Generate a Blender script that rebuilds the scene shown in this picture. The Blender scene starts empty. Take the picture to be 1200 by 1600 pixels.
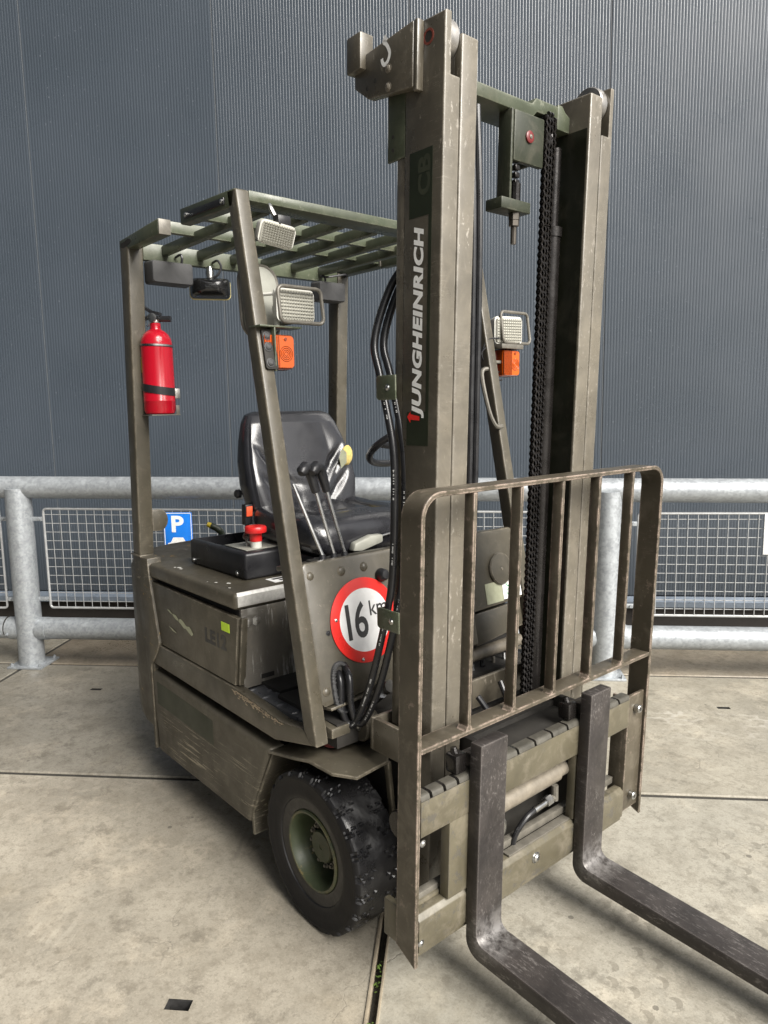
import bpy, bmesh, math, random
from mathutils import Vector, Matrix
random.seed(7)
S = bpy.context.scene
C = S.collection
PI = math.pi

# ------------------------------------------------------------------ camera
cd = bpy.data.cameras.new('camera'); cam = bpy.data.objects.new('camera', cd); C.objects.link(cam)
cd.sensor_fit = 'HORIZONTAL'; cd.sensor_width = 36.0; cd.lens = 36.0 * 1139.6 / 1200.0
cd.clip_start = 0.05; cd.clip_end = 400
right = Vector((0.65138, 0.75856, -0.01701)); down = Vector((0.09494, -0.10373, -0.99006)); fwd = Vector((-0.75278, 0.64330, -0.13958))
cam.matrix_world = Matrix(((right.x, -down.x, -fwd.x, 1.3466), (right.y, -down.y, -fwd.y, -1.5562), (right.z, -down.z, -fwd.z, 1.4628), (0, 0, 0, 1)))
S.camera = cam

# ------------------------------------------------------------------ sky, sun, exposure (bright overcast)
SUN_EL, SUN_AZ = 38, 3       # azimuth: degrees from +X (in front of the truck) towards +Y
wd = bpy.data.worlds.new('World'); S.world = wd; wd.use_nodes = True
wn = wd.node_tree.nodes; wl = wd.node_tree.links
bg = wn['Background']; bg.inputs['Strength'].default_value = 0.05
sk = wn.new('ShaderNodeTexSky'); sk.sky_type = 'NISHITA'; sk.sun_disc = False
sk.sun_elevation = math.radians(SUN_EL); sk.sun_rotation = math.radians(90 - SUN_AZ)
sk.air_density = 1.0; sk.dust_density = 3.0; sk.ozone_density = 1.0
hs = wn.new('ShaderNodeHueSaturation'); hs.inputs['Saturation'].default_value = 0.25
wl.new(sk.outputs[0], hs.inputs['Color']); wl.new(hs.outputs[0], bg.inputs['Color'])
sd = bpy.data.lights.new('sun', 'SUN'); sun = bpy.data.objects.new('sun', sd); C.objects.link(sun)
sd.energy = 3.1; sd.angle = math.radians(38); sd.color = (1.0, 0.96, 0.90)
e, a = math.radians(SUN_EL), math.radians(SUN_AZ)
sun.rotation_euler = Vector((math.cos(e) * math.cos(a), math.cos(e) * math.sin(a), math.sin(e))).to_track_quat('Z', 'Y').to_euler()
sun.location = (6, 4, 8)
S.view_settings.view_transform = 'Standard'; S.view_settings.look = 'None'
S.view_settings.exposure = 1.5; S.view_settings.gamma = 1.0; S.view_settings.use_curve_mapping = False
S.cycles.max_bounces = 6

# ------------------------------------------------------------------ materials
def nodes(name):
    m = bpy.data.materials.new(name); m.use_nodes = True
    n = m.node_tree.nodes; l = m.node_tree.links
    return m, n, l, n['Principled BSDF']
def noise(n, l, vec, scale, detail=6, rough=0.6, dist=0.0):
    t = n.new('ShaderNodeTexNoise'); t.inputs['Scale'].default_value = scale; t.inputs['Detail'].default_value = detail
    t.inputs['Roughness'].default_value = rough; t.inputs['Distortion'].default_value = dist
    l.new(vec, t.inputs['Vector']); return t.outputs['Fac']
def ramp(n, l, fac, stops):
    r = n.new('ShaderNodeValToRGB'); e_ = r.color_ramp.elements
    while len(e_) < len(stops): e_.new(0.5)
    for i, (p, c) in enumerate(stops):
        e_[i].position = p; e_[i].color = c if len(c) == 4 else (*c, 1)
    l.new(fac, r.inputs['Fac']); return r.outputs['Color']
def g(v): return (v, v, v, 1)
def mix(n, l, fac, a_, b_, mode='MIX'):
    m = n.new('ShaderNodeMix'); m.data_type = 'RGBA'; m.blend_type = mode
    for sock, val in ((m.inputs[0], fac), (m.inputs[6], a_), (m.inputs[7], b_)):
        if isinstance(val, (int, float)): sock.default_value = val
        elif isinstance(val, tuple): sock.default_value = val if len(val) == 4 else (*val, 1)
        else: l.new(val, sock)
    return m.outputs[2]
def math_(n, l, op, a_, b_=0.0):
    m = n.new('ShaderNodeMath'); m.operation = op
    for sock, val in ((m.inputs[0], a_), (m.inputs[1], b_)):
        if isinstance(val, (int, float)): sock.default_value = val
        else: l.new(val, sock)
    return m.outputs[0]
def coords(n, l, scale=(1, 1, 1)):
    t = n.new('ShaderNodeTexCoord'); mp = n.new('ShaderNodeMapping'); mp.inputs['Scale'].default_value = scale
    l.new(t.outputs['Object'], mp.inputs['Vector']); return mp.outputs['Vector']
def edge_mask(n, l, radius=0.008):
    b = n.new('ShaderNodeBevel'); b.samples = 3; b.inputs['Radius'].default_value = radius
    gm = n.new('ShaderNodeNewGeometry'); d = n.new('ShaderNodeVectorMath'); d.operation = 'DOT_PRODUCT'
    l.new(b.outputs[0], d.inputs[0]); l.new(gm.outputs['Normal'], d.inputs[1])
    return ramp(n, l, d.outputs['Value'], [(0.90, g(1)), (0.992, g(0))])
def bump(n, l, bs, h, strength=0.2, dist=0.002):
    b = n.new('ShaderNodeBump'); b.inputs['Strength'].default_value = strength; b.inputs['Distance'].default_value = dist
    l.new(h, b.inputs['Height']); l.new(b.outputs[0], bs.inputs['Normal'])

def paint(name, col, rough=0.5, scratch=0.5, wear=(0.30, 0.26, 0.20), edge=0.6, dirt=0.35, streak=(1, 1, 1), sthr=0.60, spec=0.4, extra=None, low=None, gouge=26):
    """worn military paint: mottling, grime, directional scratches, chipped edges; extra = older paint coat showing, low = (z0, z1) heavier scraping below z1"""
    m, n, l, b = nodes(name)
    v = coords(n, l); vs = coords(n, l, streak)
    big = noise(n, l, v, 3.5, 6, 0.68, 0.5); fine = noise(n, l, v, 60, 4, 0.6)
    c = mix(n, l, ramp(n, l, big, [(0.36, g(0)), (0.64, g(1))]), tuple(x * 0.78 for x in col), tuple(x * 1.16 for x in col))
    c = mix(n, l, math_(n, l, 'MULTIPLY', ramp(n, l, noise(n, l, v, 11, 9, 0.74, 0.6), [(0.50, g(0)), (0.66, g(1))]), dirt), c, (0.20, 0.175, 0.135))
    c = mix(n, l, math_(n, l, 'MULTIPLY', ramp(n, l, noise(n, l, coords(n, l, (1, 1, 0.25)), 16, 8, 0.72), [(0.54, g(0)), (0.66, g(1))]), 0.35), c, tuple(x * 0.55 for x in col))
    sc = noise(n, l, vs, gouge, 10, 0.74, 0.15); reg = ramp(n, l, noise(n, l, v, 3.6, 4, 0.6), [(0.44, g(0)), (0.56, g(1))])
    if low:
        sep = n.new('ShaderNodeSeparateXYZ'); l.new(v, sep.inputs[0])
        zm = n.new('ShaderNodeMapRange'); zm.inputs['From Min'].default_value = low[0]; zm.inputs['From Max'].default_value = low[1]; zm.inputs['To Min'].default_value = 1.0; zm.inputs['To Max'].default_value = 0.0
        l.new(sep.outputs[2], zm.inputs['Value']); reg = math_(n, l, 'MULTIPLY', math_(n, l, 'ADD', reg, 0.25), zm.outputs[0])
    sm = math_(n, l, 'MULTIPLY', math_(n, l, 'MULTIPLY', ramp(n, l, sc, [(sthr, g(0)), (sthr + 0.035, g(1))]), reg), scratch)
    c = mix(n, l, sm, c, wear)
    # sparse long hairline scratches
    hl_ = noise(n, l, coords(n, l, (0.5, 0.5, 9)), 13, 3, 0.5, 0.8); hm_ = ramp(n, l, noise(n, l, v, 5, 2), [(0.52, g(0)), (0.60, g(1))])
    c = mix(n, l, math_(n, l, 'MULTIPLY', math_(n, l, 'MULTIPLY', ramp(n, l, math_(n, l, 'ABSOLUTE', math_(n, l, 'SUBTRACT', hl_, 0.5)), [(0.0, g(1)), (0.006, g(0))]), hm_), 0.45 * min(1, scratch * 1.6)), c, wear)
    if extra:
        em2 = math_(n, l, 'MULTIPLY', ramp(n, l, noise(n, l, vs, 20, 9, 0.72, 0.3), [(0.60, g(0)), (0.64, g(1))]), ramp(n, l, noise(n, l, v, 2.8, 3), [(0.46, g(0)), (0.58, g(0.85))]))
        c = mix(n, l, em2, c, extra)
    em = math_(n, l, 'MULTIPLY', math_(n, l, 'MULTIPLY', edge_mask(n, l), ramp(n, l, noise(n, l, v, 24, 8, 0.75), [(0.44, g(0)), (0.56, g(1))])), edge)
    c = mix(n, l, em, c, wear)
    l.new(c, b.inputs['Base Color'])
    l.new(ramp(n, l, noise(n, l, v, 8, 6, 0.65), [(0.32, g(max(0.2, rough - 0.14))), (0.68, g(rough + 0.14))]), b.inputs['Roughness'])
    b.inputs['Specular IOR Level'].default_value = spec
    bump(n, l, b, math_(n, l, 'ADD', math_(n, l, 'ADD', math_(n, l, 'MULTIPLY', fine, 0.35), math_(n, l, 'MULTIPLY', big, 0.9)), math_(n, l, 'MULTIPLY', sm, -0.6)), 0.22, 0.002)
    return m
def simple(name, col, rough=0.5, metal=0.0, var=0.15, scale=18, bmp=0.0, spec=0.5, rv=0.12, bscale=80):
    m, n, l, b = nodes(name); v = coords(n, l)
    f = noise(n, l, v, scale, 6, 0.65, 0.3)
    l.new(mix(n, l, ramp(n, l, f, [(0.3, g(0)), (0.7, g(1))]), tuple(x * (1 - var) for x in col), tuple(min(1, x * (1 + var)) for x in col)), b.inputs['Base Color'])
    l.new(ramp(n, l, noise(n, l, v, scale * 0.6, 5, 0.6), [(0.3, g(max(0.03, rough - rv))), (0.7, g(min(1, rough + rv)))]), b.inputs['Roughness'])
    b.inputs['Metallic'].default_value = metal; b.inputs['Specular IOR Level'].default_value = spec
    if bmp: bump(n, l, b, noise(n, l, v, bscale, 4, 0.6), bmp, 0.002)
    return m

OLIVE = (0.066, 0.058, 0.0415)
M = {}
M['olive'] = paint('olive_paint', OLIVE, 0.40, 0.28, wear=(0.30, 0.26, 0.20), edge=0.75, dirt=0.16, spec=0.55, gouge=60)
M['olive_side'] = paint('olive_side_paint', (0.062, 0.055, 0.041), 0.5, 0.95, wear=(0.36, 0.325, 0.245), dirt=0.2, streak=(0.16, 1, 4.6), sthr=0.565, low=(0.22, 0.43), gouge=26)
M['olive_weight'] = paint('olive_counterweight_paint', (0.062, 0.055, 0.041), 0.5, 0.75, wear=(0.25, 0.22, 0.17), streak=(0.6, 0.6, 2.6), sthr=0.565, dirt=0.2, edge=1.0, extra=(0.42, 0.25, 0.04), gouge=34)
M['olive_mast'] = paint('olive_mast_paint', (0.078, 0.068, 0.050), 0.34, 0.75, wear=(0.27, 0.24, 0.195), edge=0.9, dirt=0.3, streak=(1, 1, 0.4), sthr=0.60, spec=0.7, gouge=70)
M['mast_worn_lit'] = paint('worn_lit_mast_face', (0.125, 0.111, 0.086), 0.36, 0.8, wear=(0.30, 0.275, 0.235), edge=0.9, dirt=0.35, streak=(1, 1, 0.45), sthr=0.585, spec=0.7, gouge=80)  # front faces: wear, plus the brighter light they catch put into the colour
M['olive_cage'] = paint('olive_backrest_paint', (0.064, 0.054, 0.038), 0.42, 0.35, wear=(0.36, 0.28, 0.23), edge=1.0, dirt=0.3)
M['olive_carriage'] = paint('olive_carriage_paint', (0.092, 0.081, 0.054), 0.38, 0.75, wear=(0.075, 0.07, 0.06), edge=0.8, dirt=0.5, sthr=0.555)
M['green'] = paint('bronze_green_paint', (0.062, 0.072, 0.046), 0.36, 0.3, wear=(0.28, 0.28, 0.22), edge=0.5, dirt=0.15)
M['green_patch'] = simple('dark_green_patch', (0.015, 0.020, 0.009), 0.5, 0, 0.2, 8)
M['green_ghost'] = simple('faded_green_letter', (0.036, 0.041, 0.024), 0.5)
M['battery'] = paint('worn_bare_plate', (0.135, 0.125, 0.108), 0.4, 1.0, wear=(0.44, 0.43, 0.40), streak=(1, 1.2, 0.12), sthr=0.53, edge=0.3)
M['greased_shaded_face'] = paint('greased_shaded_mast_face', (0.011, 0.012, 0.007), 0.4, 0.2, wear=(0.08, 0.08, 0.06), edge=0.2, dirt=0.08, streak=(1, 1, 0.1))  # grease, with the shade on the far web painted in as well
M['dark_green'] = paint('dark_green_paint', (0.026, 0.030, 0.018), 0.45, 0.3, wear=(0.18, 0.18, 0.14), edge=0.5, dirt=0.15)
M['dirty_tan'] = simple('dirty_tan_paint', (0.15, 0.13, 0.10), 0.5, 0, 0.3, 26, 0.15)
M['bare'] = simple('bare_steel_patch', (0.56, 0.55, 0.52), 0.42, 0.3, 0.18, 60, 0.1)
M['black'] = simple('black_plastic', (0.018, 0.018, 0.020), 0.36, 0, 0.25, 20, 0.1)
M['black_gloss'] = simple('black_gloss_plastic', (0.012, 0.012, 0.012), 0.18)
M['grey_plastic'] = simple('dark_grey_lamp_housing', (0.045, 0.045, 0.046), 0.55, 0, 0.2, 30, 0.15)
M['vinyl'] = simple('black_seat_vinyl', (0.017, 0.017, 0.020), 0.25, 0, 0.2, 14, 0.08, spec=0.9, rv=0.05, bscale=260)
M['rubber_hose'] = simple('black_rubber_hose', (0.012, 0.012, 0.013), 0.32, 0, 0.3, 30)
M['grease'] = simple('black_greasy_steel', (0.018, 0.016, 0.015), 0.26, 0.5, 0.3, 25, 0.3)
M['dark'] = simple('dark_underside', (0.022, 0.020, 0.017), 0.7, 0, 0.3, 12)
M['chrome'] = simple('bright_steel', (0.48, 0.48, 0.47), 0.30, 1.0, 0.1, 40)
M['roller'] = simple('steel_roller', (0.42, 0.40, 0.37), 0.35, 0.85, 0.2, 30)
M['red'] = simple('red_enamel', (0.40, 0.005, 0.016), 0.22, 0, 0.06, 10, rv=0.06)
M['red_plastic'] = simple('red_plastic', (0.60, 0.022, 0.022), 0.35, 0, 0.1, 20)
M['sign_red'] = simple('sign_red_film', (0.70, 0.028, 0.022), 0.35, 0, 0.06, 8)
M['sign_white'] = simple('sign_white_film', (0.78, 0.78, 0.77), 0.4, 0, 0.07, 25)
M['sign_black'] = simple('sign_black_print', (0.035, 0.035, 0.035), 0.45)
M['white'] = simple('white_print', (0.90, 0.90, 0.88), 0.45, 0, 0.08, 50)
M['white_plastic'] = simple('off_white_plastic', (0.62, 0.61, 0.56), 0.4, 0, 0.1, 25)
M['mirror_back'] = simple('pale_grey_mirror_back', (0.30, 0.30, 0.26), 0.5, 0, 0.1, 25)
M['blue'] = simple('sign_blue_film', (0.012, 0.19, 0.72), 0.35, 0, 0.05, 10)
M['bare_primer'] = simple('bare_primer', (0.42, 0.34, 0.24), 0.6, 0, 0.25, 70)
M['lime'] = simple('lime_sticker', (0.56, 0.80, 0.04), 0.5, 0, 0.08, 60)
M['pale_green'] = simple('pale_green_label', (0.34, 0.35, 0.24), 0.5, 0, 0.15, 40)
M['foam'] = simple('yellow_foam', (0.62, 0.48, 0.16), 0.9, 0, 0.25, 90, 0.8, bscale=140)
M['orange_red'] = simple('orange_buckle', (0.75, 0.10, 0.04), 0.4)
M['yellow'] = simple('yellow_tip', (0.70, 0.52, 0.03), 0.5)
M['tubular'] = simple('grey_tube_paint', (0.13, 0.12, 0.10), 0.42, 0.2, 0.25, 40)
M['rim'] = paint('green_rim_paint', (0.040, 0.050, 0.026), 0.42, 0.3, wear=(0.30, 0.21, 0.07), edge=0.3, dirt=0.1)
M['hose_print'] = simple('grey_hose_print', (0.40, 0.40, 0.39), 0.5)
M['dark_steel'] = simple('dark_oiled_steel', (0.06, 0.052, 0.042), 0.4, 0.5, 0.3, 40)
M['worn_lip'] = simple('paint_worn_lip', (0.075, 0.070, 0.058), 0.42, 0.25, 0.35, 24, 0.15)
M['leaf'] = simple('weed_leaf', (0.10, 0.17, 0.03), 0.6)
M['soil'] = simple('joint_soil', (0.035, 0.032, 0.026), 0.9, 0, 0.4, 60, 0.6)

def fork_material():
    m, n, l, b = nodes('worn_fork_steel'); v = coords(n, l); vs = coords(n, l, (0.25, 1, 0.6))
    c = mix(n, l, ramp(n, l, noise(n, l, v, 7, 8, 0.7, 0.5), [(0.35, g(0)), (0.68, g(1))]), (0.024, 0.021, 0.020), (0.062, 0.054, 0.050))
    s1 = ramp(n, l, noise(n, l, vs, 150, 9, 0.78, 0.1), [(0.535, g(0)), (0.62, g(1))])
    reg = ramp(n, l, noise(n, l, v, 7, 5, 0.65), [(0.42, g(0.12)), (0.58, g(1))])
    s = math_(n, l, 'MULTIPLY', s1, reg)
    c = mix(n, l, math_(n, l, 'MULTIPLY', s, 0.5), c, (0.27, 0.25, 0.235))
    e1 = math_(n, l, 'MULTIPLY', edge_mask(n, l, 0.007), 0.35); c = mix(n, l, e1, c, (0.30, 0.27, 0.25))
    sep = n.new('ShaderNodeSeparateXYZ'); l.new(v, sep.inputs[0])      # polished inside of the heel
    dx = math_(n, l, 'ABSOLUTE', math_(n, l, 'SUBTRACT', sep.outputs[0], 0.86)); dz = math_(n, l, 'ABSOLUTE', math_(n, l, 'SUBTRACT', sep.outputs[2], 0.16))
    d = math_(n, l, 'SQRT', math_(n, l, 'ADD', math_(n, l, 'MULTIPLY', dx, dx), math_(n, l, 'MULTIPLY', dz, dz)))
    hm = math_(n, l, 'MULTIPLY', ramp(n, l, d, [(0.012, g(0.45)), (0.065, g(0))]), ramp(n, l, noise(n, l, v, 40, 7, 0.7), [(0.38, g(0)), (0.58, g(1))]))
    c = mix(n, l, hm, c, (0.40, 0.385, 0.37))
    l.new(c, b.inputs['Base Color']); b.inputs['Metallic'].default_value = 0.35
    l.new(ramp(n, l, noise(n, l, v, 12, 5), [(0.3, g(0.36)), (0.7, g(0.6))]), b.inputs['Roughness'])
    bump(n, l, b, noise(n, l, vs, 120, 6, 0.7), 0.25, 0.0015); return m
M['fork'] = fork_material()

def tyre_material():
    m, n, l, b = nodes('black_tyre_rubber'); v = coords(n, l)
    l.new(mix(n, l, ramp(n, l, noise(n, l, v, 14, 6), [(0.3, g(0)), (0.75, g(1))]), (0.005, 0.005, 0.006), (0.013, 0.0125, 0.0125)), b.inputs['Base Color'])
    sep = n.new('ShaderNodeSeparateXYZ'); l.new(v, sep.inputs[0])
    wet = ramp(n, l, math_(n, l, 'ABSOLUTE', sep.outputs[1]), [(0.062, g(0)), (0.074, g(1))])     # wet tread, drier sidewall
    r = ramp(n, l, noise(n, l, v, 16, 6, 0.7), [(0.40, g(0.25)), (0.62, g(0.42))])
    l.new(mix(n, l, wet, r, g(0.6)), b.inputs['Roughness'])
    l.new(mix(n, l, wet, g(0.55), g(0.22)), b.inputs['Specular IOR Level'])
    bump(n, l, b, math_(n, l, 'ADD', noise(n, l, v, 45, 6, 0.65), math_(n, l, 'MULTIPLY', noise(n, l, v, 12, 3), 2.5)), 0.22, 0.004); return m
M['tyre'] = tyre_material()

def galvanised():
    m, n, l, b = nodes('galvanised_steel'); v = coords(n, l)
    vo = n.new('ShaderNodeTexVoronoi'); vo.inputs['Scale'].default_value = 85; l.new(v, vo.inputs['Vector'])
    sp = n.new('ShaderNodeSeparateColor'); l.new(vo.outputs['Color'], sp.inputs[0])
    f = math_(n, l, 'ADD', math_(n, l, 'MULTIPLY', sp.outputs[0], 0.28), math_(n, l, 'MULTIPLY', noise(n, l, v, 20, 7, 0.7, 0.2), 0.8))
    l.new(ramp(n, l, f, [(0.3, (0.25, 0.265, 0.28)), (0.85, (0.42, 0.445, 0.46))]), b.inputs['Base Color'])
    b.inputs['Metallic'].default_value = 0.45
    l.new(ramp(n, l, f, [(0.3, g(0.36)), (0.8, g(0.56))]), b.inputs['Roughness'])
    bump(n, l, b, noise(n, l, v, 40, 5, 0.6), 0.12, 0.003); return m
M['zinc'] = galvanised()
M['wire'] = simple('galvanised_wire', (0.36, 0.365, 0.365), 0.45, 0.3, 0.15, 30)

def cladding():
    m, n, l, b = nodes('grey_blue_cladding'); v = coords(n, l)
    c = mix(n, l, ramp(n, l, noise(n, l, v, 1.2, 5, 0.6), [(0.3, g(0)), (0.7, g(1))]), (0.041, 0.051, 0.063), (0.050, 0.061, 0.075))
    vo = n.new('ShaderNodeTexVoronoi'); vo.inputs['Scale'].default_value = 42; l.new(v, vo.inputs['Vector'])
    sp = n.new('ShaderNodeSeparateColor'); l.new(vo.outputs['Color'], sp.inputs[0])
    dots = math_(n, l, 'MULTIPLY', math_(n, l, 'LESS_THAN', vo.outputs['Distance'], math_(n, l, 'MULTIPLY', sp.outputs[1], 0.20)), math_(n, l, 'GREATER_THAN', sp.outputs[0], 0.55))
    dots = math_(n, l, 'MULTIPLY', dots, ramp(n, l, noise(n, l, v, 2.2, 3), [(0.35, g(0.12)), (0.65, g(0.65))]))
    c = mix(n, l, dots, c, (0.12, 0.135, 0.155))
    l.new(c, b.inputs['Base Color'])
    l.new(ramp(n, l, noise(n, l, v, 2.5, 4), [(0.3, g(0.25)), (0.7, g(0.33))]), b.inputs['Roughness']); b.inputs['Specular IOR Level'].default_value = 0.6; return m
M['cladding'] = cladding()
M['seam'] = simple('seam_trim', (0.12, 0.13, 0.14), 0.4, 0, 0.1, 10)
M['flashing'] = simple('pale_flashing', (0.16, 0.19, 0.23), 0.35, 0.3)
M['plinth'] = simple('dark_plinth', (0.014, 0.011, 0.009), 0.7, 0, 0.2, 8)

def concrete():
    m, n, l, b = nodes('weathered_concrete'); v = coords(n, l)
    big = noise(n, l, v, 1.1, 9, 0.70, 0.15); mid = noise(n, l, v, 5.5, 11, 0.74, 0.1); fine = noise(n, l, v, 45, 8, 0.75)
    c = mix(n, l, ramp(n, l, big, [(0.38, g(0)), (0.62, g(1))]), (0.29, 0.272, 0.235), (0.41, 0.388, 0.340))
    c = mix(n, l, math_(n, l, 'MULTIPLY', ramp(n, l, mid, [(0.48, g(0)), (0.60, g(1))]), 0.5), c, (0.235, 0.215, 0.178))
    c = mix(n, l, math_(n, l, 'MULTIPLY', ramp(n, l, noise(n, l, v, 3.1, 10, 0.74, 0.1), [(0.52, g(0)), (0.66, g(1))]), 0.6), c, (0.56, 0.51, 0.43))
    c = mix(n, l, math_(n, l, 'MULTIPLY', ramp(n, l, noise(n, l, v, 7.5, 9, 0.74, 0.1), [(0.555, g(0)), (0.64, g(1))]), 0.62), c, (0.125, 0.113, 0.093))
    c = mix(n, l, math_(n, l, 'MULTIPLY', ramp(n, l, noise(n, l, v, 1.4, 6, 0.7, 0.5), [(0.56, g(0)), (0.68, g(1))]), 0.22), c, (0.40, 0.33, 0.22))
    c = mix(n, l, math_(n, l, 'MULTIPLY', ramp(n, l, fine, [(0.52, g(0)), (0.64, g(1))]), 0.55), c, (0.15, 0.135, 0.11))
    grit = noise(n, l, v, 170, 5, 0.7)
    c = mix(n, l, math_(n, l, 'MULTIPLY', ramp(n, l, grit, [(0.55, g(0)), (0.66, g(1))]), 0.5), c, (0.14, 0.125, 0.10))
    c = mix(n, l, math_(n, l, 'MULTIPLY', ramp(n, l, grit, [(0.34, g(1)), (0.44, g(0))]), 0.35), c, (0.56, 0.52, 0.45))
    c = mix(n, l, math_(n, l, 'MULTIPLY', ramp(n, l, noise(n, l, v, 18, 10, 0.78, 0.1), [(0.50, g(0)), (0.62, g(1))]), 0.55), c, (0.19, 0.172, 0.14))
    damp = ramp(n, l, noise(n, l, v, 0.75, 8, 0.66, 0.2), [(0.42, g(0)), (0.60, g(1))])
    c = mix(n, l, math_(n, l, 'MULTIPLY', damp, 0.42), c, (0.20, 0.19, 0.165))
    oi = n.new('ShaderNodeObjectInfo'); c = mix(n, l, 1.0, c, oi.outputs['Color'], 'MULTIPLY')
    # small dark spots
    vo0 = n.new('ShaderNodeTexVoronoi'); vo0.voronoi_dimensions = '2D'; vo0.inputs['Scale'].default_value = 9; l.new(v, vo0.inputs['Vector']); sp0 = n.new('ShaderNodeSeparateColor'); l.new(vo0.outputs['Color'], sp0.inputs[0])
    spot = math_(n, l, 'MULTIPLY', math_(n, l, 'LESS_THAN', math_(n, l, 'ADD', vo0.outputs['Distance'], math_(n, l, 'MULTIPLY', fine, 0.12)), math_(n, l, 'MULTIPLY', sp0.outputs[1], 0.17)), math_(n, l, 'GREATER_THAN', sp0.outputs[0], 0.90))
    c = mix(n, l, math_(n, l, 'MULTIPLY', spot, 0.65), c, (0.075, 0.068, 0.056))
    # tyre tracks: rows of lug prints, in the slab frame
    mp = n.new('ShaderNodeMapping'); mp.vector_type = 'TEXTURE'; mp.inputs['Location'].default_value = (-3.188, -0.439, 0); mp.inputs['Rotation'].default_value = (0, 0, math.radians(43.64))
    l.new(v, mp.inputs['Vector']); sep = n.new('ShaderNodeSeparateXYZ'); l.new(mp.outputs[0], sep.inputs[0]); U, W = sep.outputs[0], math_(n, l, 'MULTIPLY', sep.outputs[1], -1)
    wob = math_(n, l, 'MULTIPLY', math_(n, l, 'SUBTRACT', noise(n, l, v, 6, 4), 0.5), 0.18)
    def stripe(centre, half, u0, u1):
        d = math_(n, l, 'ABSOLUTE', math_(n, l, 'SUBTRACT', math_(n, l, 'ADD', W, wob), centre)); a_ = ramp(n, l, math_(n, l, 'DIVIDE', d, half), [(0.7, g(1)), (1.0, g(0))])
        uu = math_(n, l, 'ABSOLUTE', math_(n, l, 'SUBTRACT', U, (u0 + u1) / 2)); return math_(n, l, 'MULTIPLY', a_, ramp(n, l, math_(n, l, 'DIVIDE', uu, (u1 - u0) / 2), [(0.75, g(1)), (1.0, g(0))]))
    lug = n.new('ShaderNodeTexVoronoi'); lug.voronoi_dimensions = '2D'; lug.feature = 'DISTANCE_TO_EDGE'; lug.inputs['Scale'].default_value = 1.0; lug.inputs['Randomness'].default_value = 0.8
    ms = n.new('ShaderNodeMapping'); ms.inputs['Scale'].default_value = (9, 15, 1); l.new(mp.outputs[0], ms.inputs['Vector']); dst = n.new('ShaderNodeTexNoise'); dst.inputs['Scale'].default_value = 9; dst.inputs['Detail'].default_value = 4; l.new(v, dst.inputs['Vector']); dma = n.new('ShaderNodeVectorMath'); dma.operation = 'MULTIPLY_ADD'; dma.inputs[1].default_value = (1.1, 1.1, 0); l.new(dst.outputs['Color'], dma.inputs[0]); l.new(ms.outputs[0], dma.inputs[2]); l.new(dma.outputs[0], lug.inputs['Vector'])
    cell = ramp(n, l, math_(n, l, 'ADD', lug.outputs['Distance'], math_(n, l, 'MULTIPLY', math_(n, l, 'SUBTRACT', fine, 0.5), 0.3)), [(0.07, g(0)), (0.16, g(1))])
    brk = ramp(n, l, noise(n, l, v, 5, 5, 0.65), [(0.42, g(0)), (0.58, g(1))])
    t1 = math_(n, l, 'MULTIPLY', math_(n, l, 'MULTIPLY', stripe(1.36, 0.13, 0.35, 1.65), cell), brk); c = mix(n, l, math_(n, l, 'MULTIPLY', t1, 0.34), c, (0.175, 0.16, 0.13))
    t2 = math_(n, l, 'MULTIPLY', math_(n, l, 'SUBTRACT', 1.0, cell), stripe(0.62, 0.15, 3.2, 4.6)); c = mix(n, l, math_(n, l, 'MULTIPLY', math_(n, l, 'MULTIPLY', t2, brk), 0.30), c, (0.56, 0.53, 0.47))
    ms2 = n.new('ShaderNodeMapping'); ms2.inputs['Scale'].default_value = (42, 5, 1); l.new(mp.outputs[0], ms2.inputs['Vector'])
    bars = ramp(n, l, noise(n, l, ms2.outputs[0], 1.0, 3, 0.5), [(0.50, g(0)), (0.58, g(1))])
    t3 = math_(n, l, 'MULTIPLY', math_(n, l, 'MULTIPLY', stripe(2.12, 0.10, 0.7, 1.5), bars), brk); c = mix(n, l, math_(n, l, 'MULTIPLY', t3, 0.3), c, (0.50, 0.46, 0.38))
    t4 = math_(n, l, 'MULTIPLY', math_(n, l, 'MULTIPLY', stripe(1.80, 0.28, 1.70, 2.12), bars), ramp(n, l, noise(n, l, v, 7, 4), [(0.47, g(0)), (0.58, g(1))])); c = mix(n, l, math_(n, l, 'MULTIPLY', t4, 0.5), c, (0.15, 0.135, 0.11))
    # crescent gouges on the slab between and beyond the forks
    vc = n.new('ShaderNodeTexVoronoi'); vc.voronoi_dimensions = '2D'; vc.inputs['Scale'].default_value = 11; vc.inputs['Randomness'].default_value = 0.8; l.new(v, vc.inputs['Vector'])
    vsub = n.new('ShaderNodeVectorMath'); vsub.operation = 'SUBTRACT'; l.new(v, vsub.inputs[0]); vd = n.new('ShaderNodeVectorMath'); vd.operation = 'ADD'; vd.inputs[1].default_value = (0.010, 0.016, 0); l.new(v, vd.inputs[0])
    vc2 = n.new('ShaderNodeTexVoronoi'); vc2.voronoi_dimensions = '2D'; vc2.inputs['Scale'].default_value = 11; vc2.inputs['Randomness'].default_value = 0.8; l.new(vd.outputs[0], vc2.inputs['Vector'])
    nf = math_(n, l, 'MULTIPLY', math_(n, l, 'SUBTRACT', noise(n, l, v, 30, 5, 0.7), 0.5), 0.25)
    cres = math_(n, l, 'MULTIPLY', math_(n, l, 'LESS_THAN', math_(n, l, 'ADD', vc.outputs['Distance'], nf), 0.21), math_(n, l, 'GREATER_THAN', math_(n, l, 'ADD', vc2.outputs['Distance'], nf), 0.21))
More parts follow.
